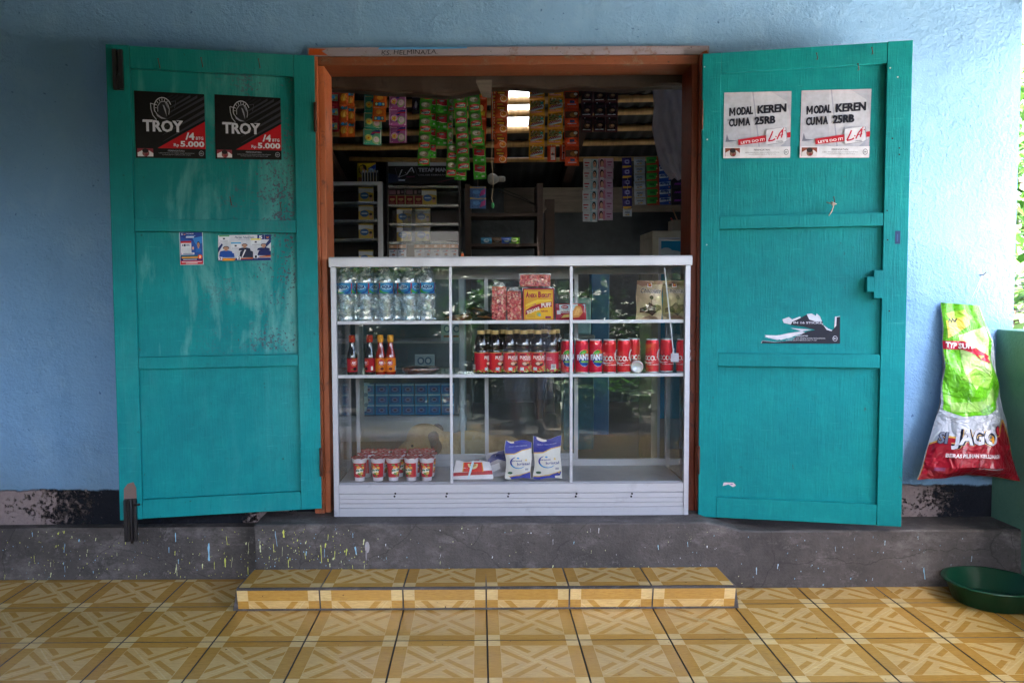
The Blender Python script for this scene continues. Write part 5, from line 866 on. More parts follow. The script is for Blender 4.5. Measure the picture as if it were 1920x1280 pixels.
def d_pan(p, w, h): p.poly([(-w*.5, h*.35), (w*.5, h*.45), (w*.5, h*.98), (-w*.5, h*.85)], '#b9bcc8'); p.text('PANTENE', -w*.40, h*.5, w*.36, h*.74, '#1c2c5a', .03); p.ell(w*.36, h*.22, w*.06, h*.08, '#d9862a', 6)
def d_dark(p, w, h): p.line([(-w*.3+w*.07*k, h*(.5+(.14 if k % 2 else -.1))) for k in range(8)], w*.06, '#7a2a8a'); p.ell(w*.3, h*.4, w*.1, h*.2, '#5a4a5a', 8)
def d_bp(p, w, h): p.rect(-w*.5, h*.85, w*.5, h, '#a88a2a'); p.ell(-w*.1, h*.5, w*.25, h*.2, '#4a7ab0', 8); p.poly([(w*.1, h*.1), (w*.45, h*.3), (w*.45, h*.8), (w*.2, h*.6)], '#9a3a7a')
ST = {'green': ('#3a8a22', d_green), 'greenb': ('#2f8a1e', d_greenb), 'red': ('#8a1220', d_red), 'or1': ('#b5501a', d_or1), 'or2': ('#c45a16', d_or2), 'teal': ('#2f9a80', d_flower('#4a9a78', '#d9662a', '#b9c47a')), 'pink': ('#a84a90', d_flower('#93508a', '#e0662a', '#d9a0c8')),
 'bowl': ('#b5481c', d_bowl), 'mush': ('#b53c14', d_mush), 'yel': ('#c98a1e', d_yel), 'ordk': ('#b8380f', d_ordk), 'mar': ('#3a0a1c', d_mar), 'pur': ('#1a1424', d_pur), 'wface': ('#b9bec8', d_face('#bcc2cc', '#241a1e', '#a3183a', 1)), 'pface': ('#b09ab0', d_face('#a98fa8', '#17121a', '#8a3a6a', -1)),
 'purple': ('#231a5a', d_purple), 'silver': ('#9a9ea8', d_silver), 'grn': ('#1f7a2a', d_gr), 'pan': ('#1c3f8a', d_pan), 'dark': ('#1c1226', d_dark), 'bp': ('#3a5a8a', d_bp), 'orw': ('#a8381a', lambda p, w, h: (p.rect(-w*.1, h*.1, w*.4, h*.9, '#a99aa0'), p.rect(-w*.05, h*.4, w*.35, h*.5, '#2a1a2a')))}
_SA = {}
def strip(style, px0, px1, py0, py1, n, Y, label, lean=0, sway=0, group='sachet strips hanging in the opening', zpole=None):
    """n sachets in a chain: the px range gives its width, py0..py1 top and bottom; lean shifts the bottom by pixels"""
    Y += .35 if Y < 1 else 0
    xa, za = W(px0, py0, Y); xb, _ = W(px1, py0, Y); xc, zc = W(px0+lean, py1, Y); w_ = xb-xa; h_ = (za-zc)/n; k = (style, round(w_, 3), round(h_, 3)); cx = (xa+xb)/2
    e = thing('sachet_strip', (cx, Y, za), label, 'sachets', group); base, dr = ST[style]
    src = _SA.get(k)
    rr = random.Random(px0*7+py0)
    for i in range(n):
        if src is None: src = sach(w_, h_, base, dr, PAPER if style in ('wface', 'pface') else FOIL, px0); _SA[k] = src; o = src
        else: o = src.copy(); COL.objects.link(o)
        o.parent = e; o.location = ((xc-xa)*i/n+rr.uniform(-.001, .001), rr.uniform(-.003, .003), -h_*i); o.rotation_euler = (R(rr.uniform(-5, 5)), math.atan2(-(xc-xa), (za-zc)), R(rr.uniform(-9, 9)+sway))
    zp = zpole if zpole else ZA
    if zp > za+.01: m = MB(); m.tube([(cx, Y, za-.004), (cx-(xc-xa)*.1, Y, zp)], .0012, 5, col='#a89a8a'); m.build('string', PAPER, e)
    return e
S1, S2 = .40, .62
strip('red', 607, 615, 165, 256, 3, .38, 'dark red sachet strip almost hidden behind the orange jamb'); strip('red', 613, 637, 167, 248, 3, .42, 'red sachet strip with grey-green labels beside the orange jamb')
strip('or1', 636, 653, 166, 257, 3, .41, 'narrow orange sachet strip next to the red one'); strip('or1', 650, 665, 172, 258, 3, .44, 'orange sachet strip hanging edge to edge behind its neighbour', 2)
strip('teal', 683, 717, 148, 272, 4, .44, 'pale green flower-print sachet strip behind a short orange one', -2); strip('or2', 701, 727, 150, 228, 3, .385, 'short orange strip of two-window sachets in front of the green flower ones', -3)
strip('pink', 729, 762, 140, 268, 4, .40, 'pink flower-print sachet strip with white edges', 1); strip('pur', 772, 788, 148, 214, 2, .42, 'small black and violet sachets beside the first green strip')
strip('green', 789, 812, 158, 311, 5, .38, 'longest green seasoning strip nearest the pink one, leaning outward', -6); strip('greenb', 804, 818, 152, 296, 5, .43, 'green strip half hidden behind the leaning seasoning strip', 0)
strip('greenb', 817, 840, 150, 274, 4, .42, 'green seasoning strip turned back to front with dark red panels', 0); strip('green', 840, 852, 150, 276, 4, .41, 'narrow edge-on green strip between the turned one and the long front one', -2, 20)
strip('green', 838, 858, 270, 332, 2, .39, 'two green seasoning sachets ending above the cabinet sign', -2, 6); strip('green', 849, 873, 148, 320, 6, .37, 'long green seasoning strip hanging in front, bottom near the sign', 8)
strip('greenb', 853, 875, 318, 338, 1, .40, 'last reversed green sachet tilted below the long strip', -1); strip('green', 873, 896, 148, 272, 4, .375, 'green seasoning strip swung sideways beside the orange one', 11)
strip('greenb', 884, 908, 245, 336, 3, .43, 'reversed green sachets hanging lowest beside the cord', 5); strip('mush', 895, 914, 150, 306, 4, .45, 'orange strip behind the green ones with a yellow picture', -4)
strip('bowl', 921, 934, 150, 262, 4, .46, 'thin orange strip in the shade beside the bright roof gap'); strip('bowl', 929, 953, 135, 306, 6, .39, 'orange-brown sachet strip with bowl pictures, left of the bright roof gap'.replace('left of', 'next to'), -3)
strip('yel', 993, 1022, 130, 300, 6, .39, 'yellow sachet strip bordering the bright roof gap', -1); strip('yel', 1029, 1058, 122, 272, 5, .40, 'shorter yellow sachet strip beside the glossy orange one', -3)
strip('orw', 1026, 1042, 273, 303, 1, .43, 'small orange and white sachet below the shorter yellow strip'); strip('orw', 1049, 1059, 268, 303, 1, .44, 'sliver of an orange and white sachet behind the glossy strip')
strip('ordk', 1057, 1084, 130, 311, 5, .38, 'glossy dark orange noodle-seasoning strip with bulging packs', 2)
for i, (a, b) in enumerate(((1090, 1112), (1113, 1136), (1137, 1159))): strip('mar', a, b, 163-28, 248, 4, .40+.01*i, ('dark maroon coffee strip next to the glossy orange one', 'middle one of the three dark maroon coffee strips', 'dark maroon coffee strip facing the bare bamboo')[i], -1)
G2 = 'toiletry sachet strips on the lower pole'
strip('wface', 1094, 1122, 298, 416, 6, .58, 'white cream sachet strip with small faces, longest on the lower pole', -2, group=G2, zpole=ZB); strip('pface', 1122, 1150, 297, 413, 6, .59, 'pink sachet strip with dark-haired faces', -1, group=G2, zpole=ZB)
strip('purple', 1166, 1184, 296, 391, 5, .58, 'violet-blue sachet strip with yellow bands', 1, group=G2, zpole=ZB); strip('silver', 1168, 1185, 390, 406, 1, .58, 'torn silver sachet end below the violet-blue strip', 0, group=G2, zpole=ZB)
strip('silver', 1188, 1209, 295, 384, 6, .59, 'silver sachet strip between the violet and the green ones', 2, group=G2, zpole=ZB); strip('grn', 1212, 1235, 294, 385, 6, .58, 'green and rust-red sachet strip', 2, group=G2, zpole=ZB)
strip('pan', 1235, 1257, 296, 384, 6, .60, 'blue and white PANTENE shampoo strip beside the cloudy plastic bag', 1, group=G2, zpole=ZB); strip('dark', 1259, 1283, 322, 384, 4, .61, 'dark purple shampoo strip under the cloudy plastic bag', 1, group=G2, zpole=ZB)
strip('bp', 881, 911, 350, 391, 2, 1.5, 'two bluish sachets hanging far back beside the sign cabinet', 0, group=None, zpole=1.9)
# cloudy plastic bag
e = thing('plastic_bag', (0, .36, 2), 'large cloudy plastic sheet bag hanging beside the dark red jamb', 'plastic bag'); m = MB(); n = 24; vs = []
L0 = [(1222, 150), (1226, 200), (1222, 240), (1230, 280), (1237, 310), (1255, 335)]; R0 = [(1297, 150), (1297, 200), (1298, 250), (1298, 290), (1299, 318), (1296, 340)]
def li(L, t): k = min(len(L)-2, int(t*(len(L)-1))); f = t*(len(L)-1)-k; return L[k][0]+(L[k+1][0]-L[k][0])*f, L[k][1]+(L[k+1][1]-L[k][1])*f
for s_ in (0, 1):
    for j in range(n+1):
        (lx, ly), (rx, ry) = li(L0, j/n), li(R0, j/n)
        for i in range(n+1): u = i/n; Y = .50+s_*.05+(.010*math.sin(u*9+j*.3)+.006*math.sin(u*23-j*.7)+.004*math.sin(j*1.3+u*31))+(.03*(1 if s_ == 0 else -1)*(abs(u-.5)*2)**3); X, Z = W(lx+(rx-lx)*u, ly+(ry-ly)*u+(2*math.sin(u*20) if j == n else 0), Y); vs.append((X, Y, Z))
N1 = (n+1)**2; fs = [(j*(n+1)+i, j*(n+1)+i+1, (j+1)*(n+1)+i+1, (j+1)*(n+1)+i) for j in range(n) for i in range(n)]; m.add(vs, fs+[tuple(N1+a for a in q) for q in fs], 0, '#fff', True); m.build('film', BAGF, e)
# ------------------------------------------------------------------ rear case and cabinets
RY = 1.45
rc = thing('rear_display_case', (-.7, RY, .25), 'second aluminium case behind the counter, stacked with blue cup packs', 'display case'); rx0, rx1 = W(640, 700, RY)[0]-.25, W(872, 700, RY)[0]; ztop = 1.27; zb = W(700, 787, RY)[1]; zm = W(700, 700, RY)[1]; zu = W(700, 640, RY)[1]
m = MB(); m.box(rx0, rx1, RY, RY+.02, .27, zb-.001); m.build('bottom_panel', ALU2, rc); m = MB(); m.box(rx0, rx1, RY-.002, RY+.03, zb, zb+.022); m.build('lower_rail', ALU2, rc)
for z in (zm, zu): m = MB(); m.box(rx0, rx1-.03, RY, RY+.35, z-.012, z); m.build('shelf', ALU2, rc)
for x in (rx0, W(676, 700, RY)[0]-.02, rx1-.035): m = MB(); m.box(x, x+.035, RY-.003, RY+.03, .27, ztop-.03); m.build('post', ALU2, rc, .002)
m = MB(); m.box(rx0, rx1, RY-.002, RY+.4, ztop-.03, ztop); m.build('top_frame', ALU2, rc); m = MB(); m.box(rx0, rx1, RY+.38, RY+.4, .27, ztop-.031); m.build('back_panel', m_simple('blue_grey_panel', '#3f5a6a', .5), rc)
def boxcopy(src, loc, label, rz=0): return dup(src, loc, rz, label)
bp = newthing('cup_pack', 'drink pack', 'blue cup packs in the rear case'); m = MB(); m.box(-.036, .036, -.03, .03, 0, .060, 0, '#1f7fb8'); p = PR(m, lambda u, v, h: (u, -.0302-h, v), 0, dh=.0002); p.rect(-.036, .052, .036, .060, '#8fc0d8'); p.rect(-.026, .010, .026, .046, '#2c5f9a'); p.ell(0, .028, .018, .012, '#6a86b0'); p.ell(0, .028, .010, .006, '#4a3a5a'); m.build('pack', SMOOTH, bp, .002)
first = True; xs = W(690, 750, RY+.02)[0]; k = 0
for r_ in range(3):
    for c_ in range(7):
        x = xs+c_*.0775; place(bp, first, (x, RY+.075, zb+.0225+r_*.0612), random.uniform(-.06, .06), f'blue cup pack, {ordinal(c_)} from the left in the {("bottom", "middle", "top")[r_]} layer behind the dog'); first = False
e = newthing('napkin_pack', 'pack'); m = MB(); f = pillow(m, .07, .19, .05, 0, '#9fb8c8', seed=3, wr=.003); p = PR(m, f, 0, .02); [p.ell(-.015+.03*(k % 2), .03+.03*k, .014, .012, '#5a7a96', 10) for k in range(5)]; m.build('wrapper', GLOSS, e); e.location = (W(683, 750, RY)[0]-.012, RY+.05, zb+.023); e['label'] = 'upright pale patterned pack at the start of the blue cup packs'
g1 = newthing('milk_carton', 'carton', 'cartons on the upper rear shelves'); m = MB(); m.box(-.035, .035, -.02, .02, 0, .105, 0, '#9fb9c4'); p = PR(m, lambda u, v, h: (u, -.0202-h, v), 0, dh=.0002); p.ell(0, .07, .02, .022, '#3f6a8a'); p.ell(0, .07, .012, .014, '#b9c9d0'); p.rect(-.02, .02, .02, .032, '#8a5a3a'); m.build('carton', PAPER, g1, .001)
for i, (px, z) in enumerate(((788, zm), (802, zm), (838, zu), (856, zu))): place(g1, i == 0, (W(px, 650, RY)[0], RY+.05, z+.0003), 0, ('pale blue carton on the middle rear shelf above the wrapped tray', 'pale carton standing beside its twin above the wrapped tray', 'pale blue carton on the upper rear shelf beside the water bottles', 'pale carton at the end of the upper rear shelf')[i])
# cabinet with black sign
def cab(name, px0, px1, py0, Y, label, sign, shelves, post, depth=.25):
    a, zt = W(px0, py0, Y); b = W(px1, py0, Y)[0]; e = thing(name, ((a+b)/2, Y, ztop), label, 'cabinet'); z0 = ztop+.001; t = .030 if post else .010
    m = MB(); m.box(a, a+t, Y, Y+depth, z0, zt); m.build('side_post', ALU2 if post else BLACKM, e, .002); m = MB(); m.box(b-t, b, Y, Y+depth, z0, zt); m.build('side_post', ALU if post else BLACKM, e, .002)
    m = MB(); m.box(a+t, b-t, Y+.001, Y+depth, zt-.022, zt); m.build('top_rail', ALU, e, .002); m = MB(); m.box(a+t, b-t, Y+.001, Y+.03, z0, z0+.026); m.build('bottom_rail', ALU, e, .002)
    m = MB(); m.box(a+t, b-t, Y+depth-.01, Y+depth, z0+.03, zt-.023); m.build('back_panel', DARKWOOD if post else m_simple('violet_grey_panel', '#3a3542', .5), e)
    zs = []
    for py in shelves: z = W(px0, py, Y)[1]; zs.append(z); m = MB(); m.box(a+t, b-t, Y+.004, Y+depth-.012, z-.006, z); m.build('shelf', ALU2, e); m = MB(); m.box(a+t, b-t, Y+.001, Y+.004, z-.012, z+.002); m.build('shelf_edge', CLEARB, e)
    return e, a, b, z0, zt, zs
RC2 = RY+.03
e1 = cab('cigarette_cabinet', 560, 717, 341, RC2, 'aluminium-framed glass cabinet beside the orange jamb holding yellow packs', False, (379, 413, 448), True); m = MB(); m.box(e1[1]+.03, e1[2]-.03, RC2+.006, RC2+.009, e1[3]+.03, e1[4]-.024); m.build('front_glass', GLASS, e1[0])
e2 = cab('cigarette_cabinet', 724, 862, 304, RC2, 'black cigarette cabinet with an illuminated-style dark sign on top'.replace('illuminated-style ', ''), True, (349, 384, 419, 453), False)
zs_ = W(740, 345, RC2)[1]; a, b, zt = e2[1]+.012, e2[2]-.012, e2[4]; m = MB(); m.box(a, b, RC2-.006, RC2+.02, zs_, zt-.024, 0, '#12121a'); p = PR(m, lambda u, v, h: (a+(b-a)*u, RC2-.0062-h, zs_+(zt-.024-zs_)*v), 0)
p.poly([(0, 0), (.2, .2), (.12, .5), (0, .6)], '#1c2a4a'); g = '#a9a9b9'; p.line([(.10, .9), (.38, .95), (.42, .5), (.15, .15), (.10, .9)], .006, '#5a5a6a'); p.line([(.20, .80), (.15, .36), (.26, .52)], .016, g); p.ell(.25, .62, .006, .03, g, 8); p.line([(.26, .50), (.34, .92), (.37, .62)], .016, g); p.line([(.29, .68), (.36, .72)], .012, g); p.rect(.15, .16, .24, .24, '#8a9ab9'); p.text('BOLD', .26, .36, .37, .44, '#6a3a5a', .02) if 0 else p.rect(.26, .36, .38, .42, '#6a2f52'); p.poly([(.7, .08), (1, .35), (1, .3), (.74, .08)], '#5a2030')
p.text('TETAP MANTAP', .435, .66, .99, .88, '#8a8a9a', .04); p.text('DALAM KEMASAN ISI 12', .435, .44, .96, .53, '#7a7a88', .02); m.build('sign_board', SMOOTH, e2[0])
m = MB(); m.box(a, b, RC2+.004, RC2+.006, e2[3]+.028, zs_-.012); m.build('front_panel', m_glass('clear_acrylic', (.97, .97, .98), .02, f0=.15), e2[0])
def pack(name, cat, group, w_, h_, d_, base, draw, mat=SMOOTH):
    e = newthing(name, cat, group); m = MB(); m.box(-w_/2, w_/2, 0, d_, 0, h_, 0, base); p = PR(m, lambda u, v, h: (u*w_, -.0002-h, v*h_), 0, dh=.0002); draw(p); m.build('carton', mat, e, .0008); return e
def dr_white(p): p.rect(-.5, .62, .5, 1, '#3a4a5a'); p.rect(-.5, .72, .5, .95, '#b98a6a'); p.ell(-.1, .84, .2, .08, '#d9c0a8', 8); p.rect(-.3, .46, .2, .52, '#5a6a8a'); p.ell(.2, .55, .12, .03, '#b03a3a', 8); p.ell(.08, .25, .2, .12, '#8a9aa8', 12); p.ell(.08, .30, .19, .05, '#8a4a34', 10)
wk = pack('coffee_cigarette_pack', 'pack', 'white cup-print packs along the cabinet bottom', .0505, .088, .022, '#b4b9c6', dr_white)
for i, px in enumerate((736, 753, 785, 801.5, 818, 834.5, 851)): place(wk, i == 0, (W(px, 470, RC2)[0], RC2+.012, W(735, 486, RC2)[1]+.001), 0, f'white cup-print pack, {ordinal(i)} from the left in the black cabinet bottom')
def dr_mar(p): p.rect(-.5, 0, .5, 1, '#8a7248'); p.rect(-.42, .04, .42, .94, '#6a1024'); p.rect(-.28, .5, .28, .68, '#a8845a'); p.rect(-.3, .12, .3, .2, '#9a6a5a'); p.ell(0, .4, .2, .06, '#8a6a4a', 8)
mk = pack('maroon_pack', 'cigarette pack', 'maroon packs on the top cabinet shelf', .050, .055, .022, '#8a7248', dr_mar)
for i in range(4): place(mk, i == 0, (W(735+i*16.4, 375, RC2)[0], RC2+.012, e2[5][1]+.0005), 0, f'maroon pack with a gold border, {ordinal(i)} from the left on the top cabinet shelf')
def dr_dk(p): p.rect(-.5, 0, .5, 1, '#2a2028'); p.rect(-.44, .15, -.05, .85, '#7a5a6a'); p.rect(.05, .2, .2, .8, '#8a6a7a'); p.rect(.3, .3, .44, .75, '#6a5a6a')
dk = pack('dark_carton', 'carton', 'dark cartons on the maroon packs', .094, .034, .03, '#2a2028', dr_dk)
for i in range(2): place(dk, i == 0, (W(743+i*32, 360, RC2)[0], RC2+.012, e2[5][1]+.0565), 0, ('dark carton lying over the first two maroon packs', 'dark carton lying over the last two maroon packs')[i])
def dr_dia(p): p.rect(-.5, 0, .5, 1, '#c0a03a'); p.poly([(-.5, .6), (0, .7), (.5, .62), (.5, .9), (-.5, .92)], '#c9ccd6'); p.ell(-.1, .45, .3, .22, '#2a5a9a', 14); p.ell(-.25, .5, .14, .14, '#2a5a9a', 10); p.rect(-.3, .42, .1, .5, '#b9c9d9'); p.ell(.33, .3, .12, .16, '#b98a6a', 10); p.ell(.33, .42, .12, .09, '#2a1a14', 8)
dp = pack('diaper_pack', 'pack', 'yellow and blue packs in the cabinets', .085, .09, .03, '#b09a4a', dr_dia, GLOSS)
spots = [(684, 379, e1, 0, 'in the top shelf of the aluminium cabinet'), (684, 413, e1, 1, 'in the second shelf of the aluminium cabinet'), (684, 448, e1, 2, 'in the third shelf of the aluminium cabinet'), (684, 484, e1, 3, 'at the bottom of the aluminium cabinet'), (804, 384, e2, 1, 'beside the maroon packs'), (757, 419, e2, 2, 'in the second shelf of the black cabinet'), (792, 419, e2, 2, 'with a clear bag in the middle of the black cabinet'), (757, 453, e2, 3, 'in the third shelf of the black cabinet'), (792, 453, e2, 3, 'under the clear bag in the black cabinet')]
for i, (px, py, cb, sh, l) in enumerate(spots):
    z = cb[5][sh] if (cb is e2 or sh < 3) else cb[3]+.027
    place(dp, i == 0, (W(px, py, RC2)[0], RC2+.03+(.0 if cb is e2 else .02), z+.0006), random.uniform(-.1, .1), 'yellow and blue pack '+l)
# things on the cabinet top
xx, zz = W(686, 334, RC2+.03); e = newthing('yellow_pack', 'pack'); m = MB(); f = pillow(m, .11, .115, .03, 0, '#b8a01e', seed=4, wr=.002); p = PR(m, f, 0, .02, h0=.0006); p.ell(-.02, .075, .024, .032, '#1c1210', 14); p.ell(-.018, .066, .018, .024, '#a8765a', 12); p.poly([(.01, .08), (.055, .11), (.055, .07), (.03, .06)], '#2a4a9a'); p.ell(.03, .07, .014, .014, '#8ab0c8', 10); p.poly([(-.05, .005), (-.05, .03), (.0, .035), (.0, .005)], '#8a5a3a'); m.build('wrapper', GLOSS, e); e.location = (xx, RC2+.06, e1[4]+.001); e['label'] = 'yellow pack with a dark-haired child face on top of the aluminium cabinet'
xx = W(680, 334, RC2)[0]; cols = ('#d9dce4', '#3a3f6a', '#5a3a7a', '#3a4a8a', '#4a7a72'); lg = newthing('lighter', 'lighter', 'cigarette lighters on the cabinet top')
m = MB(); m.box(-.007, .007, -.004, .004, 0, .052, 0, '#20222c'); m.box(-.0072, -.003, -.0045, .0042, .002, .060, 0, '#9aa0b0'); m.tube([(0, 0, .052), (0, 0, .066)], .005, 8, col='#8f949c'); m.build('lighter_body', HARD, lg, .001)
for i in range(6): place(lg, i == 0, (W(680+i*5.4, 334, RC2)[0], RC2+.02, e1[4]+.001), 0, f'upright lighter, {ordinal(i)} from the left on the aluminium cabinet')
e = newthing('orange_lighter', 'lighter'); m = MB(); m.box(-.010, .010, -.005, .005, 0, .05, 0, '#c9561a'); m.tube([(0, 0, .05), (0, 0, .062)], .006, 8, col='#9a8a7a'); m.build('lighter_body', HARD, e, .002); e.location = (W(867, 480, .20)[0], .20, CZ1+.0055); e['label'] = 'orange lighter standing alone on the counter top'
e.scale = (.6, .6, .55)
# clear bag in black cabinet
e = newthing('tissue_pack', 'pack'); m = MB(); pillow(m, .16, .20, .03, 0, '#fff', seed=6, wr=.004); m.build('film', CLEARB, e); e.location = (W(780, 440, RC2)[0], RC2+.028, e2[5][3]-.02); e['label'] = 'cloudy plastic packet over the yellow packs in the black cabinet'
# dark shelves far back with small packs
e = thing('back_shelf', (.1, 2.4, .25), 'dark wooden shelf unit against the block wall', 'shelf'); xa, xb = W(872, 400, 2.4)[0], W(1018, 400, 2.4)[0]
for x in (xa, xb-.04): m = MB(); m.box(x, x+.04, 2.4, 2.7, .25, W(900, 345, 2.4)[1]); m.build('side_panel', DARKWOOD, e)
for py in (400, 457, 520, 600, 700): z = W(900, py, 2.4)[1]; m = MB(); m.box(xa+.04, xb-.04, 2.4, 2.7, z-.02, z); m.build('shelf_board', DARKWOOD, e)
zsh = W(900, 457, 2.4)[1]
for i, (px, c, c2, l) in enumerate(((912, '#2a6a8a', '#c9ccd2', 'small blue and white packet lying on the far dark shelf'), (932, '#4a3a2a', '#8a8a8a', 'small brown packet lying on the far dark shelf'), (950, '#1f4a9a', '#b9c9b9', 'small royal blue packet on the far dark shelf'), (965, '#5a8a2a', '#c9d0b0', 'small green packet at the end of the far dark shelf'))):
    e = newthing('snack_packet', 'packet', 'small packets on the far shelf'); m = MB(); f = pillow(m, .075, .045, .03, 0, c, seed=i, wr=.002); PR(m, f, 0, .02, h0=.0006).ell(0, .022, .02, .012, c2, 10); m.build('wrapper', GLOSS, e); e.location = (W(px, 457, 2.42)[0], 2.43, zsh+.001); e['label'] = l
# bulb, cord with green bead
x, z = W(925, 336, .75); e = thing('light_bulb', (x, .75, z), 'unlit white bulb with a wrapped socket hanging beside the thin cord', 'light bulb'); e.rotation_euler = (0, R(90), 0); ORG[e.name] = Vector((0, 0, 0)); m = MB(); m.lathe([(.001, -.028), (.018, -.026), (.028, -.012), (.026, .004), (.014, .022), (.012, .026)], 20, col='#8a8884'); m.build('glass_bulb', HARD, e); m = MB(); m.lathe([(.013, .026), (.014, .03), (.014, .052), (.008, .058)], 16, col='#8a8580'); m.build('socket', HARD, e)
e = thing('pull_cord', (0, .5, 1.6), 'thin cord ending in a green knot hanging down the middle of the opening', 'cord'); m = MB(); pts = [W(923, 160, .5), W(924, 240, .5), W(922, 300, .5), W(925, 345, .5), W(922, 372, .5), W(924, 380, .5)]; m.tube([(a, .5, b) for a, b in pts], .0016, 6, col='#a8937a'); m.build('string', PAPER, e); x, z = W(924, 385, .5); m = MB(); m.lathe([(.001, -.014), (.006, -.010), (.0075, 0), (.005, .010), (.001, .013)], 10, col='#3f9a5a', M=Matrix.Translation((x, .5, z))); m.build('green_knot', HARD, e)
# plug board and wires on the back board
x, z = W(1012, 393, 2.6); e = thing('socket_box', (x, 2.6, z), 'small grey socket box with two drooping wires on the back wall', 'socket'); m = MB(); m.box(x-.035, x+.035, 2.58, 2.62, z-.035, z+.035, 0, '#5a524c', Matrix.Translation((x, 2.6, z))@Matrix.Rotation(R(38), 4, 'Y')@Matrix.Translation((-x, -2.6, -z))); m.build('box', HARD, e, .004)
for k in (0, 1): m = MB(); a = W(935, 352+k*6, 2.6); b = W(975, 368+k*5, 2.6); m.tube([(a[0], 2.6, a[1]), (b[0], 2.6, b[1]), (x, 2.6, z+.02)], .004, 6, col='#2a2522'); m.build('wire', HARD, e)
# pale showcase at the right edge inside with blue prints, box with sticks on it
Y3 = .75; a = W(1223, 433, Y3); b = W(1299, 427, Y3+.02); e = thing('glass_showcase', (a[0]+.1, Y3, .25), 'cream-framed glass showcase with blue cloud print beside the dark red jamb', 'showcase'); X1 = b[0]+.25; zt = a[1]
CREAM = m_simple('cream_frame', '#8f8878', .6); m = MB(); m.box(a[0], a[0]+.032, Y3, Y3+.3, .26, zt-.032); m.build('post', CREAM, e, .002); m = MB(); m.box(a[0], X1, Y3, Y3+.3, zt-.0315, zt); m.build('top_rail', CREAM, e, .002); m = MB(); m.box(a[0]+.033, a[0]+.045, Y3+.004, Y3+.02, .26, zt-.045); m.box(a[0]+.033, X1, Y3+.004, Y3+.02, zt-.0445, zt-.032); m.build('inner_frame', ALU2, e)
m = MB(); m.box(a[0]+.045, X1, Y3+.03, Y3+.05, .5, zt-.046, 0, '#0d6c94'); p = PR(m, lambda u, v, h: (a[0]+.045+u*.3, Y3+.0298-h, zt-.05-(1-v)*.3), 0); [p.ell(x, y, r1, r2, c) for x, y, r1, r2, c in ((.16, .80, .2, .06, '#8a979c'), (.1, .84, .1, .06, '#8a979c'), (.75, .62, .2, .13, '#8f9aa0'), (.55, .58, .16, .1, '#8f9aa0'), (.95, .6, .15, .12, '#8f9aa0'), (.9, .78, .14, .05, '#8a979c'))]; p.rect(.12, .4, .38, .7, '#0c5f8a'); p.ell(.25, .70, .12, .02, '#5a8a9a'); p.rect(.36, .5, .55, .78, '#0f7098'); m.build('printed_board', SMOOTH, e)
e2_ = thing('utensil_box', (0, Y3+.1, zt), 'worn grey cardboard box of sticks and odds on top of the cream showcase', 'box'); x0, _ = W(1261, 425, Y3+.06); m = MB(); t = .004; w_ = .13; hh = .058
for q in ((x0, x0+w_, Y3+.05, Y3+.05+t), (x0, x0+w_, Y3+.15, Y3+.15+t), (x0, x0+t, Y3+.0541, Y3+.1499), (x0+w_-t, x0+w_, Y3+.0541, Y3+.1499)): m.box(q[0], q[1], q[2], q[3], zt+.001, zt+hh, 0, '#6f665c')
m.build('cardboard', PAPER, e2_); m = MB(); m.tube([(x0+.05, Y3+.1, zt+.02), (x0+.005, Y3+.08, zt+.115)], .003, 6, col='#8a6a52'); m.build('stick', PAPER, e2_); m = MB(); m.lathe([(.001, -.02), (.018, -.01), (.02, .01), (.001, .022)], 12, col='#7a6a52', M=Matrix.Translation((x0+.075, Y3+.09, zt+hh+.002))); m.build('bundle', PAPER, e2_); m = MB(); m.tube([(x0+.02, Y3+.08, zt+.03), (x0-.006, Y3+.07, zt+hh+.012)], .003, 6, col='#a83a3a'); m.build('brush', HARD, e2_)
# light blue water jug on stool (behind glass, middle)
Y4 = 1.3; x, z = W(1089, 627, Y4); zt4 = W(1089, 558, Y4)[1]; e = thing('water_dispenser', (x, Y4, .25), 'pale blue plastic container seen through the case beside the blue post', 'container'); w4 = W(1106, 600, Y4)[0]-x
m = MB(); m.box(x-w4, x+w4, Y4-.05, Y4+.12, z, zt4, 0, '#7fb0bc'); m.build('tank', HARD, e, .012); m = MB(); m.box(x-w4-.03, x+w4+.02, Y4-.07, Y4+.14, z-.03, z-.001, 0, '#7a8a8c'); m.build('tray', HARD, e, .006); m = MB(); m.box(x-.1, x+.07, Y4-.03, Y4+.1, .2507, z-.031, 0, '#2a5a6a'); m.build('stand', HARD, e, .004)
# ------------------------------------------------------------------ sleeping dog
def blob(name, parts, mat, parent, vox=.009, smooth=8):
    """one continuous skin over overlapping ellipsoids"""
    bm = bmesh.new()
    for (c, r, rot) in parts: M = Matrix.Translation(c)@Matrix.Rotation(rot[2], 4, 'Z')@Matrix.Rotation(rot[1], 4, 'Y')@Matrix.Rotation(rot[0], 4, 'X')@Matrix.Diagonal((*r, 1)); bmesh.ops.create_icosphere(bm, subdivisions=3, radius=1, matrix=M)
    me = bpy.data.meshes.new(name); bm.to_mesh(me); bm.free(); me.materials.append(mat); o = bpy.data.objects.new(name, me); COL.objects.link(o)
    rm_ = o.modifiers.new('skin', 'REMESH'); rm_.mode = 'VOXEL'; rm_.voxel_size = vox; rm_.use_smooth_shade = True; s_ = o.modifiers.new('soft', 'SMOOTH'); s_.iterations = smooth; s_.factor = .6
    dg = bpy.context.evaluated_depsgraph_get(); me2 = bpy.data.meshes.new_from_object(o.evaluated_get(dg)); o.modifiers.clear(); o.data = me2; o.parent = parent; return o
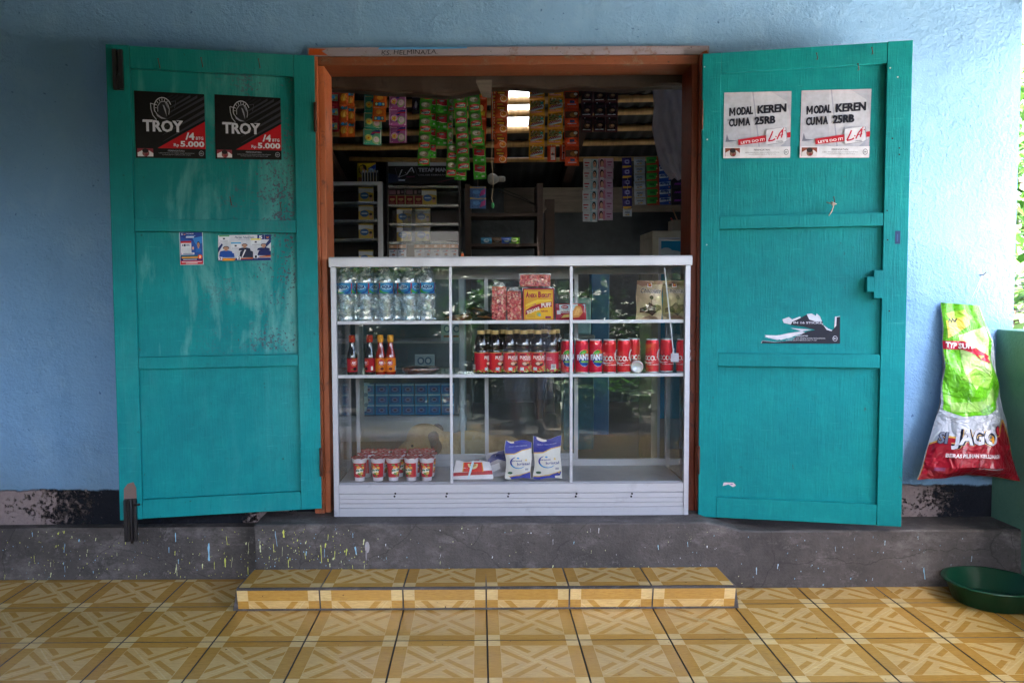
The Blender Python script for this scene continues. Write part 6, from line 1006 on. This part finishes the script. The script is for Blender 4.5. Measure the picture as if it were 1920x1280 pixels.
def m_fur():
    N = NT('tan_dog_fur'); v = N.co(); n1 = N.noise(v, 5, 4); n2 = N.noise(N.co((1, 1, .3)), 160, 3); x, y, z = N.xyz(v)
    c = N.mix(N.ramp(n1, (.35, 0.), (.7, 1.)), '#9c7f5c', '#7a6248'); mz = N.n('ShaderNodeMapRange', x, -.20, -.11, 1., 0.); c = N.mix(mz, c, '#3a2f2a'); c = N.mix(N.ramp(n2, (.3, 0.), (.7, .4)), c, '#b8a084')
    return N.out(N.pbr(c, .9, 0, N.bump(n2, .8, .004)))
FUR = m_fur(); DX, DZ = W(800, 840, .75); DZ = .2507
dg_ = thing('dog', (DX, .75, DZ), 'tan dog asleep behind the case with its head resting on its paws', 'dog')
P = [((.0, 0, .135), (.085, .075, .07), (0, .35, 0)), ((-.065, -.01, .095), (.065, .045, .042), (0, -.5, 0)), ((-.125, -.02, .06), (.045, .034, .030), (0, -.35, 0)), ((-.155, -.02, .045), (.022, .028, .022), (0, 0, 0)), ((.08, .03, .09), (.085, .075, .075), (0, .1, 0)), ((.19, .10, .075), (.13, .11, .08), (0, .15, .2)), ((.30, .14, .06), (.12, .11, .068), (0, 0, .1)), ((.32, .04, .04), (.10, .06, .045), (0, 0, 0)), ((.05, -.03, .035), (.14, .035, .032), (0, 0, 0)), ((-.10, -.05, .025), (.07, .028, .022), (0, 0, 0)), ((-.17, -.055, .022), (.035, .028, .02), (0, 0, 0)), ((.42, .14, .03), (.08, .022, .022), (0, 0, -.3)), ((.30, -.06, .03), (.11, .03, .026), (0, 0, .1))]
blob('dog_body', P, FUR, dg_, .009)
EARM = m_simple('dark_ear_fur', '#4a3a38', .9, 0, 30, .4, bs=120)
blob('ear', [((.03, -.062, .150), (.026, .012, .036), (0, .25, 0)), ((.045, -.070, .115), (.024, .010, .034), (0, .1, 0))], EARM, dg_, .006, 4); blob('ear', [((.04, .06, .165), (.03, .014, .03), (0, .4, 0))], EARM, dg_, .006, 4)
blob('nose', [((-.178, -.02, .052), (.010, .014, .010), (0, 0, 0))], BLACKM, dg_, .004, 2)
m = MB(); m.lathe([(.001, -.006), (.006, -.002), (.006, .002), (.001, .006)], 10, M=Matrix.Translation((DX-.055, .75-.053, DZ+.118))); m.build('closed_eye', BLACKM, dg_)
dg_.scale = (1.2, 1.2, 1.15)
e = thing('dark_mat', (DX-.1, .75, .2507), 'crumpled dark cloth on the room floor beside the dog', 'cloth'); m = MB(); n = 20; rr = random.Random(8)
vs = [(DX-.35+.55*i/n, .55+.35*j/n, .253+.03*abs(math.sin(i*.9+j*.5))*math.sin(math.pi*i/n)*math.sin(math.pi*j/n)) for j in range(n+1) for i in range(n+1)]; m.add(vs, [(j*(n+1)+i, j*(n+1)+i+1, (j+1)*(n+1)+i+1, (j+1)*(n+1)+i) for j in range(n) for i in range(n)], 0, '#1c2128', True); m.build('cloth', PAPER, e)
# ------------------------------------------------------------------ veranda, parapet, garden
GRN = (lambda N: (lambda v: N.out(N.pbr(N.mix(N.ramp(N.noise(v, 4, 6, .7), (.35, 0.), (.7, 1.)), '#4c7566', '#5a8272'), .6, 0, N.bump(N.noise(v, 60, 5, .7), .7, .006))))(N.co()))(NT('pale_green_stucco'))
pw = thing('parapet_wall', (2.1, -1.2, 0), 'pale green low wall closing the veranda beyond the rice bag', 'low wall')
m = MB(); m.box(2.045, 2.165, -3.3, -.001, 0, .972); m.build('stucco', GRN, pw, .006)
for a, b, l in ((1.38, 2.044, 'added pale green front parapet stub shading the open-side floor corner, reflected in the glass'), (-2.75, -1.55, 'added pale green front parapet shading the dark end of the veranda')):
    q = thing('parapet_wall', ((a+b)/2, -3.24, 0), l, 'low wall', 'added parapets shading the veranda floor'); m = MB(); m.box(a, b, -3.3, -3.18, 0, .972); m.build('stucco', GRN, q, .006)  # front parapets added to shade the floor corners
CEI = m_simple('veranda_ceiling', '#4a4744', .8, 0, 3, .4, '#3a3633')
vr = thing('veranda_roof', (0, -1.6, 2.6), 'low plywood veranda ceiling with a board along its edge', 'roof'); m = MB(); m.box(-2.75, 2.22, -4.5, -.001, 2.40, 2.44); m.build('ceiling_boards', CEI, vr); m = MB(); m.box(-2.75, 2.26, -4.55, -4.501, 1.98, 2.45); m.box(2.221, 2.26, -4.5, 0, 2.15, 2.45); m.build('fascia', DARKWOOD, vr)  # unseen fascia hung low to cut sky light on the upper wall
sw = thing('side_wall', (-2.8, -1.8, 0), 'blue stucco end wall closing the dark side of the veranda', 'wall'); m = MB(); m.box(-2.9, -2.751, -4.55, .15, 0, 2.6); m.build('stucco', WALL, sw)
gr = MB(); gr.quad([(-40, -40, -.18), (40, -40, -.18), (40, 40, -.18), (-40, 40, -.18)], 0); tag(gr.build('ground', m_simple('dark_earth', '#1f1d18', .9, 0, 1.2, .5, '#1c2012', 8, .02)), 'dark earth and grass yard around the house', None, None, 'structure')
m = MB(); m.box(2.17, 9, -6.5, 6, -.3, -.15); tag(m.build('bounce_yard', m_simple('bounce_cement', '#c9c4ba', .8, 0, 2, .15, '#8a857a', 20)), 'added pale cement yard beside the house, bouncing sunlight onto the wall', None, None, 'structure')  # pale slab added as a reflector, throws sunlight in from the right
nb = thing('sky_block_wall', (0, -7.2, -.18), 'added dark wall behind the hedge that blocks front sky light', 'wall'); m = MB(); m.box(-7, 2.9, -7.3, -7.1, -.18, 1.5); m.build('wall_body', CONC2, nb)  # unseen wall added to block sky light from the front
m = MB(); m.box(-3, 2.045, -3.42, -3.301, -.18, -.0005); tag(m.build('veranda_edge', CONC2), 'concrete edge of the veranda floor', None, None, 'structure')
pm = thing('garden_pillar', (1.7, -4.3, -.18), 'yellow-green painted pillar in the garden in front of the veranda', 'pillar'); m = MB(); m.box(1.6, 1.82, -4.3, -4.1, -.18, 1.1); m.build('pillar_shaft', m_simple('lime_paint', '#a8b85a', .6), pm, .006)
# foliage: leaf cards built as small folded leaves
def m_leaf(name, a, b):
    N = NT(name); c = N.n('ShaderNodeVertexColor', layer_name='Col'); v = N.co()
    c2 = N.mix(N.ramp(N.noise(v, 3, 3), (.3, 0.), (.7, .6)), c, b)
    d = N.pbr(c2, .45, 0); t = N.n('ShaderNodeBsdfTranslucent', c2); return N.out(N.n('ShaderNodeMixShader', .35, d, t))
LEAF = m_leaf('leaves', '#3f6a2a', '#26491c')
def shrub(name, c, r, n, label, cat, group=None, cols=('#3d6b26', '#4f7f33', '#2c4f1e', '#6a9440'), leaf=.07, seed=1, flowers=0, trunk=True, narrow=.35):
    rr = random.Random(seed); e = thing(name, (c[0], c[1], -.18), label, cat, group); m = MB(); cl = [(Vector((rr.gauss(0, .42)*r[0], rr.gauss(0, .42)*r[1], rr.uniform(-.95, .95)*r[2])), rr.uniform(.22, .5)) for _ in range(max(10, n//140))]
    for i in range(n):
        q, s = rr.choice(cl); p = Vector(c)+q+Vector((rr.gauss(0, 1), rr.gauss(0, 1), rr.gauss(0, .8)))*s*min(r)*.5; p.z = max(p.z, -.14)
        L = leaf*rr.uniform(.6, 1.4); a = rr.uniform(0, 6.28); t = rr.uniform(-1.1, .7); d = Vector((math.cos(a)*math.cos(t), math.sin(a)*math.cos(t), math.sin(t))); sd_ = d.cross(Vector((rr.gauss(0, .4), rr.gauss(0, .4), 1))).normalized()*L*narrow; up_ = Vector((0, 0, -L*.15))
        m.add([p, p+d*L*.5+sd_, p+d*L+up_, p+d*L*.5-sd_], [(0, 1, 2, 3)], 0, rr.choice(cols))
    m.build('foliage', LEAF, e)
    if trunk:
        m = MB()
        for k in range(4): a = rr.uniform(0, 6.28); m.tube([(c[0], c[1], -.2), (c[0]+.1*math.cos(a), c[1]+.1*math.sin(a), c[2]*.5), (c[0]+r[0]*.5*math.cos(a), c[1]+r[1]*.5*math.sin(a), c[2]+r[2]*.4)], [.035, .025, .01], 7)
        m.build('stems', DARKWOOD, e)
    if flowers:
        m = MB()
        for k in range(flowers):
            q, s = rr.choice(cl); p = Vector(c)+q+Vector((rr.gauss(0, 1), rr.gauss(0, 1), rr.gauss(0, .8)))*s*min(r)*.5
            for j in range(5): a = j*1.257; d = Vector((math.cos(a), rr.uniform(-.3, .3), math.sin(a)))*.035; m.add([p, p+d+d.cross(Vector((0, 1, 0)))*.4, p+d*1.4, p+d-d.cross(Vector((0, 1, 0)))*.4], [(0, 1, 2, 3)], 0, '#d9a0b4')
        m.build('blossom', PAPER, e)
    return e
shrub('bush', (3.1, 1.0, .9), (.7, .8, 1.1), 5200, 'sunlit pink-flowered bush beyond the end of the wall', 'bush', 'garden bushes', leaf=.06, seed=3, flowers=60)
shrub('bush', (3.5, 2.9, 1.3), (1.1, 1.0, 1.5), 5200, 'taller light green bush further behind the flowering one', 'bush', 'garden bushes', leaf=.08, seed=4)
HL_ = ('added tall hedge bush opposite the dark end of the veranda', 'added tall hedge bush between the first and the reflected middle ones', 'hedge bush left of the person in the yard'.replace('left of', 'just beside'), 'hedge bush straight behind the person in the yard', 'dark hedge bush reflected behind the garden pillar', 'added dense hedge bush between the pillar and the open side', 'added outermost hedge bush on the bright open side')
for i, hx in enumerate((-3.2, -2.1, -1.0, .1, 1.2, 2.3, 3.5)): shrub('bush', (hx, -5.7+.25*math.sin(i*2.1), (.95, .95, .55, .5, .5, .95, .95)[i]+.1*math.sin(i*1.3)), (.75, .55, (1.3, 1.25, .85, .8, .8, 1.25, 1.2)[i]), 3800, HL_[i], 'bush', 'added hedge bushes shaping the light in front of the veranda', cols=('#1f3a14', '#2a4a1c', '#16280f', '#36561f'), leaf=.09, seed=20+i)  # hedge row added, heights shaped to hold back front sky light
e = thing('palm', (1.35, -4.5, -.18), 'small fan-leaved palm beside the garden pillar', 'palm'); m = MB(); rr = random.Random(9)
for k in range(16):
    a = rr.uniform(0, 6.28); el = rr.uniform(.3, 1.3); L = rr.uniform(.6, .95); base = Vector((1.35, -4.5, .1)); pts = [base+Vector((math.cos(a)*math.cos(el)*L*t, math.sin(a)*math.cos(el)*L*t, math.sin(el)*L*t-.35*L*t*t)) for t in [i/8 for i in range(9)]]
    m.tube(pts, .005, 5, 0, '#3d5a24')
    for i in range(2, 9):
        d = (pts[i]-pts[i-1]).normalized()
        for sg in (-1, 1): s_ = d.cross(Vector((0, 0, 1))).normalized()*sg; q = pts[i]; tip = q+(s_*.8+d*.6+Vector((0, 0, -.2)))*.2; w_ = d*.014; m.add([q-w_, q+w_, tip], [(0, 1, 2)], 0, rr.choice(('#3d6b26', '#4f7f33', '#2c4f1e')))
m.build('fronds', LEAF, e)
# ------------------------------------------------------------------ person behind the camera, mirrored in the glass
SHIRT = m_simple('grey_shirt', '#8a94a8', .8, 0, 6, .2); SHORTS = m_simple('pale_shorts', '#a3acc4', .8, 0, 6, .2)
ps = thing('person', (.40, -3.72, -.18), 'person in a grey shirt and pale shorts standing in the yard, reflected in the glass', 'person')
sk = bpy.data.meshes.new('person_body'); V = [(0, 0, .86), (0, 0, 1.05), (0, 0, 1.25), (0, .01, 1.38), (0, .02, 1.47), (0, .02, 1.56), (0, .03, 1.66)]; E_ = [(i, i+1) for i in range(6)]; Rr = [(.15, .11), (.135, .1), (.155, .105), (.10, .08), (.05, .05), (.075, .085), (.07, .08)]
for s in (-1, 1):
    o = len(V); V += [(s*.09, 0, .80), (s*.10, .02, .45), (s*.10, -.02, .08), (s*.11, .10, .03)]; E_ += [(0, o), (o, o+1), (o+1, o+2), (o+2, o+3)]; Rr += [(.09, .09), (.055, .055), (.035, .035), (.035, .025)]
    o = len(V); V += [(s*.18, 0, 1.36), (s*.24, .05, 1.10), (s*.10, .22, 1.22), (s*.07, .26, 1.25)]; E_ += [(3, o), (o, o+1), (o+1, o+2), (o+2, o+3)]; Rr += [(.055, .055), (.042, .042), (.03, .03), (.026, .03)]
    for k in range(5):
        f = len(V); V += [(s*(.045+.0), .275, 1.285-.02*k), (s*.02, .29, 1.283-.02*k)] if k else [(s*.06, .25, 1.30), (s*.04, .26, 1.315)]; E_ += [(o+3, f), (f, f+1)]; Rr += [(.009, .009), (.008, .008)]
sk.from_pydata(V, E_, []); pb = bpy.data.objects.new('person_body', sk); COL.objects.link(pb); md = pb.modifiers.new('skin', 'SKIN'); pb.modifiers.new('sub', 'SUBSURF').levels = 2; pb.modifiers['sub'].render_levels = 2
for i, v in enumerate(sk.skin_vertices[0].data): v.radius = Rr[i]; v.use_root = (i == 0)
dg = bpy.context.evaluated_depsgraph_get(); me = bpy.data.meshes.new_from_object(pb.evaluated_get(dg)); pb.modifiers.clear(); pb.data = me; me.materials.clear()
for mt in (SKIN, SHIRT, SHORTS): me.materials.append(mt)
for f in me.polygons:
    f.use_smooth = True; z = f.center.z; x = abs(f.center.x); f.material_index = 2 if (.48 < z < .90 and x < .21) else (1 if z >= .90 and z < 1.43 and (f.center.y < .13) else 0)
pb.parent = ps
m = MB(); q = Vector((.40, -3.72, -.18)); m.lathe([(.30, 0), (.30, .001)], 3) if 0 else None
for s in (-1, 1): m.lathe([(.105, .43), (.112, .55), (.118, .70), (.125, .86)], 20, M=Matrix.Translation(q+Vector((s*.095, .005, 0))), cap=False)
m.build('shorts', SHORTS, ps); m = MB(); M_ = Matrix.Translation(q)@Matrix.Diagonal((1, .68, 1, 1)); m.lathe([(.20, .80), (.185, .95), (.19, 1.15), (.20, 1.30), (.13, 1.42), (.07, 1.45)], 24, M=M_, cap=False); m.build('shirt', SHIRT, ps)
m = MB(); m.lathe([(.085, 1.56), (.098, 1.62), (.095, 1.70), (.06, 1.76), (.001, 1.78)], 20, M=Matrix.Translation(q+Vector((0, .01, 0)))@Matrix.Diagonal((.85, 1, 1, 1)), cap=False); m.build('hair', BLACKM, ps)
# ------------------------------------------------------------------ rice bag on its nail
e = thing('rice_bag', (1.93, -.08, .35), 'hanging rice sack with green top and dark red base reading JAGO, on the wall', 'rice sack')
YB = -.075; Lp = [(1775, 567), (1779, 620), (1780, 700), (1774, 760), (1757, 820), (1742, 870), (1732, 904)]; Rp = [(1850, 573), (1862, 605), (1876, 640), (1884, 720), (1899, 790), (1907, 860), (1922, 905)]
def ev(L, t):
    y = L[0][1]+t*(L[-1][1]-L[0][1]); k = max(i for i in range(len(L)-1) if L[i][1] <= y+1e-6); f = min(1, (y-L[k][1])/(L[k+1][1]-L[k][1])); return L[k][0]+(L[k+1][0]-L[k][0])*f, L[k][1]+(L[k+1][1]-L[k][1])*f
def bagpt(u, v, h=0, back=False):
    """u 0..1 across, v 0..1 from the top down"""
    v = min(1, max(0, v)); (lx, ly), (rx, ry) = ev(Lp, v), ev(Rp, v); sg = math.sin(math.pi*min(1, max(0, u)))
    dpt = (.018+.085*v**1.2)*(sg**.6)*(1-max(0, v-.93)/.07*.75)
    wv = .006*math.sin(u*17+v*4)+.005*math.sin(v*23-u*9)+.004*math.sin(u*9-v*31)+.004*math.sin(u*30+v*2)*max(0, v-.5)
    px, py = lx+(rx-lx)*u, ly+(ry-ly)*u+9*math.sin(math.pi*u)*(v > .97)*0-(12*math.sin(math.pi*u)*v**6)
    YB = -.06-.14*v; X, Z = W(px, py, YB); Y = YB+.045-(-dpt*.4 if back else dpt+wv+h); return (X, Y, Z)
m = MB(); nu, nv = 30, 44
for bk in (False, True):
    vs = [bagpt(i/nu, j/nv, 0, bk) for j in range(nv+1) for i in range(nu+1)]; fs = [(j*(nu+1)+i, (j+1)*(nu+1)+i, (j+1)*(nu+1)+i+1, j*(nu+1)+i+1) for j in range(nv) for i in range(nu)]
    m.add(vs, fs if not bk else [f[::-1] for f in fs], 0, '#a9b0bc', True)
p = PR(m, lambda u, v, h: bagpt(u, v, h), 0, .04, h0=.0012, dh=.0005)
p.poly([(.005, 0), (.99, .0), (.99, .1), (.93, .16), (.90, .3), (.97, .45), (.93, .52), (.6, .62), (.25, .63), (.02, .60), (.003, .4)], '#5fae1c'); p.poly([(.25, .18), (.85, .12), (.80, .34), (.72, .42), (.45, .48), (.3, .4)], '#b9d98a'); p.poly([(.05, .06), (.5, .03), (.62, .08), (.2, .13)], '#9ac43a'); p.poly([(.04, .10), (.5, .07), (.55, .11), (.06, .2)], '#c9b84a'); p.poly([(.1, .56), (.55, .54), (.8, .46), (.84, .50), (.5, .60), (.12, .61)], '#8ab85a'); p.poly([(.2, .42), (.5, .36), (.78, .40), (.7, .47), (.4, .45)], '#8cc44a')
p.line([(.08, .11), (.12, .09), (.16, .108), (.20, .088), (.25, .104), (.30, .086)], .012, '#2a3a1a')
p.poly([(.0, .215), (.3, .21), (.55, .245), (.8, .29), (.74, .30), (.8, .33), (.62, .315), (.5, .285), (.3, .26), (.0, .262)], '#a8142e'); p.poly([(.55, .285), (.68, .29), (.6, .305)], '#d9b44a'); p.text('TYP SUPER', .03, .255, .52, .222, '#dfd9d6', .04, 0, -.0, lambda a, b: (a, b-.05*a*a-.03*(a > 0)*a))
rd = '#8a0c22'; p.poly([(.0, .79), (.12, .74), (.55, .76), (.75, .72), (.83, .64), (.87, .65), (.95, .75), (1, 1), (0, 1)], '#c9a04a'); p.poly([(.0, .80), (.12, .75), (.55, .77), (.77, .735), (.835, .655), (.865, .67), (.94, .76), (.998, .999), (.002, .999)], rd)
for c, b_, dx in (('#c9a86a', .13, .0), ('#0e1430', .10, .0), ('#b9bccb', .035, .0)): p.text('JAGO', .17-dx, .815+dx, .70+dx, .695-dx, c, b_)
p.text('SI', .045, .79, .14, .72, '#0e1430', .08); p.text('SI', .05, .787, .135, .722, '#5a6478', .03); p.ell(.72, .705, .045, .03, '#0e1430'); p.ell(.725, .705, .036, .024, '#a8142e')
p.ell(.62, .755, .018, .022, '#c98a2a', 10)
p.text('BERAS PILIHAN KELUARGA', .14, .862, .72, .838, '#c9b9bf', .05); p.rect(.07, .92, .15, .94, '#7a3a5a')
m.build('sack', SACK, e)
m = MB(); a = W(1838, 516, -.004); b = W(1815, 568, -.03); m.tube([(a[0], .0, a[1]), (a[0], -.02, a[1]), (a[0]+.008, -.03, a[1]+.012)], .0022, 6); m.build('nail', RUST, e); m = MB(); m.tube([(a[0], -.018, a[1]), (b[0], -.04, b[1])], .0008, 5, col='#c9ccd2'); m.tube([(a[0], -.018, a[1]), (b[0]+.02, -.04, b[1])], .0008, 5, col='#c9ccd2'); m.build('wire', HARD, e)
# green basin in the corner
x, z = W(1838, 1100, -.33); bs = thing('basin', (1.83, -.36, 0), 'dark green plastic basin with a notched rim on the tiles in the corner', 'basin')
m = MB(); ro = [(.001, .006), (.115, .006), (.12, .008), (.150, .10), (.158, .104), (.166, .103), (.168, .098), (.160, .099), (.156, .096), (.128, .002), (.12, .0), (.001, .0)]; m.lathe(ro, 40, M=Matrix.Translation((1.835, -.345, 0))@Matrix.Diagonal((.96, .96, .76, 1)), cap=False); m.build('bowl', GREENP, bs)
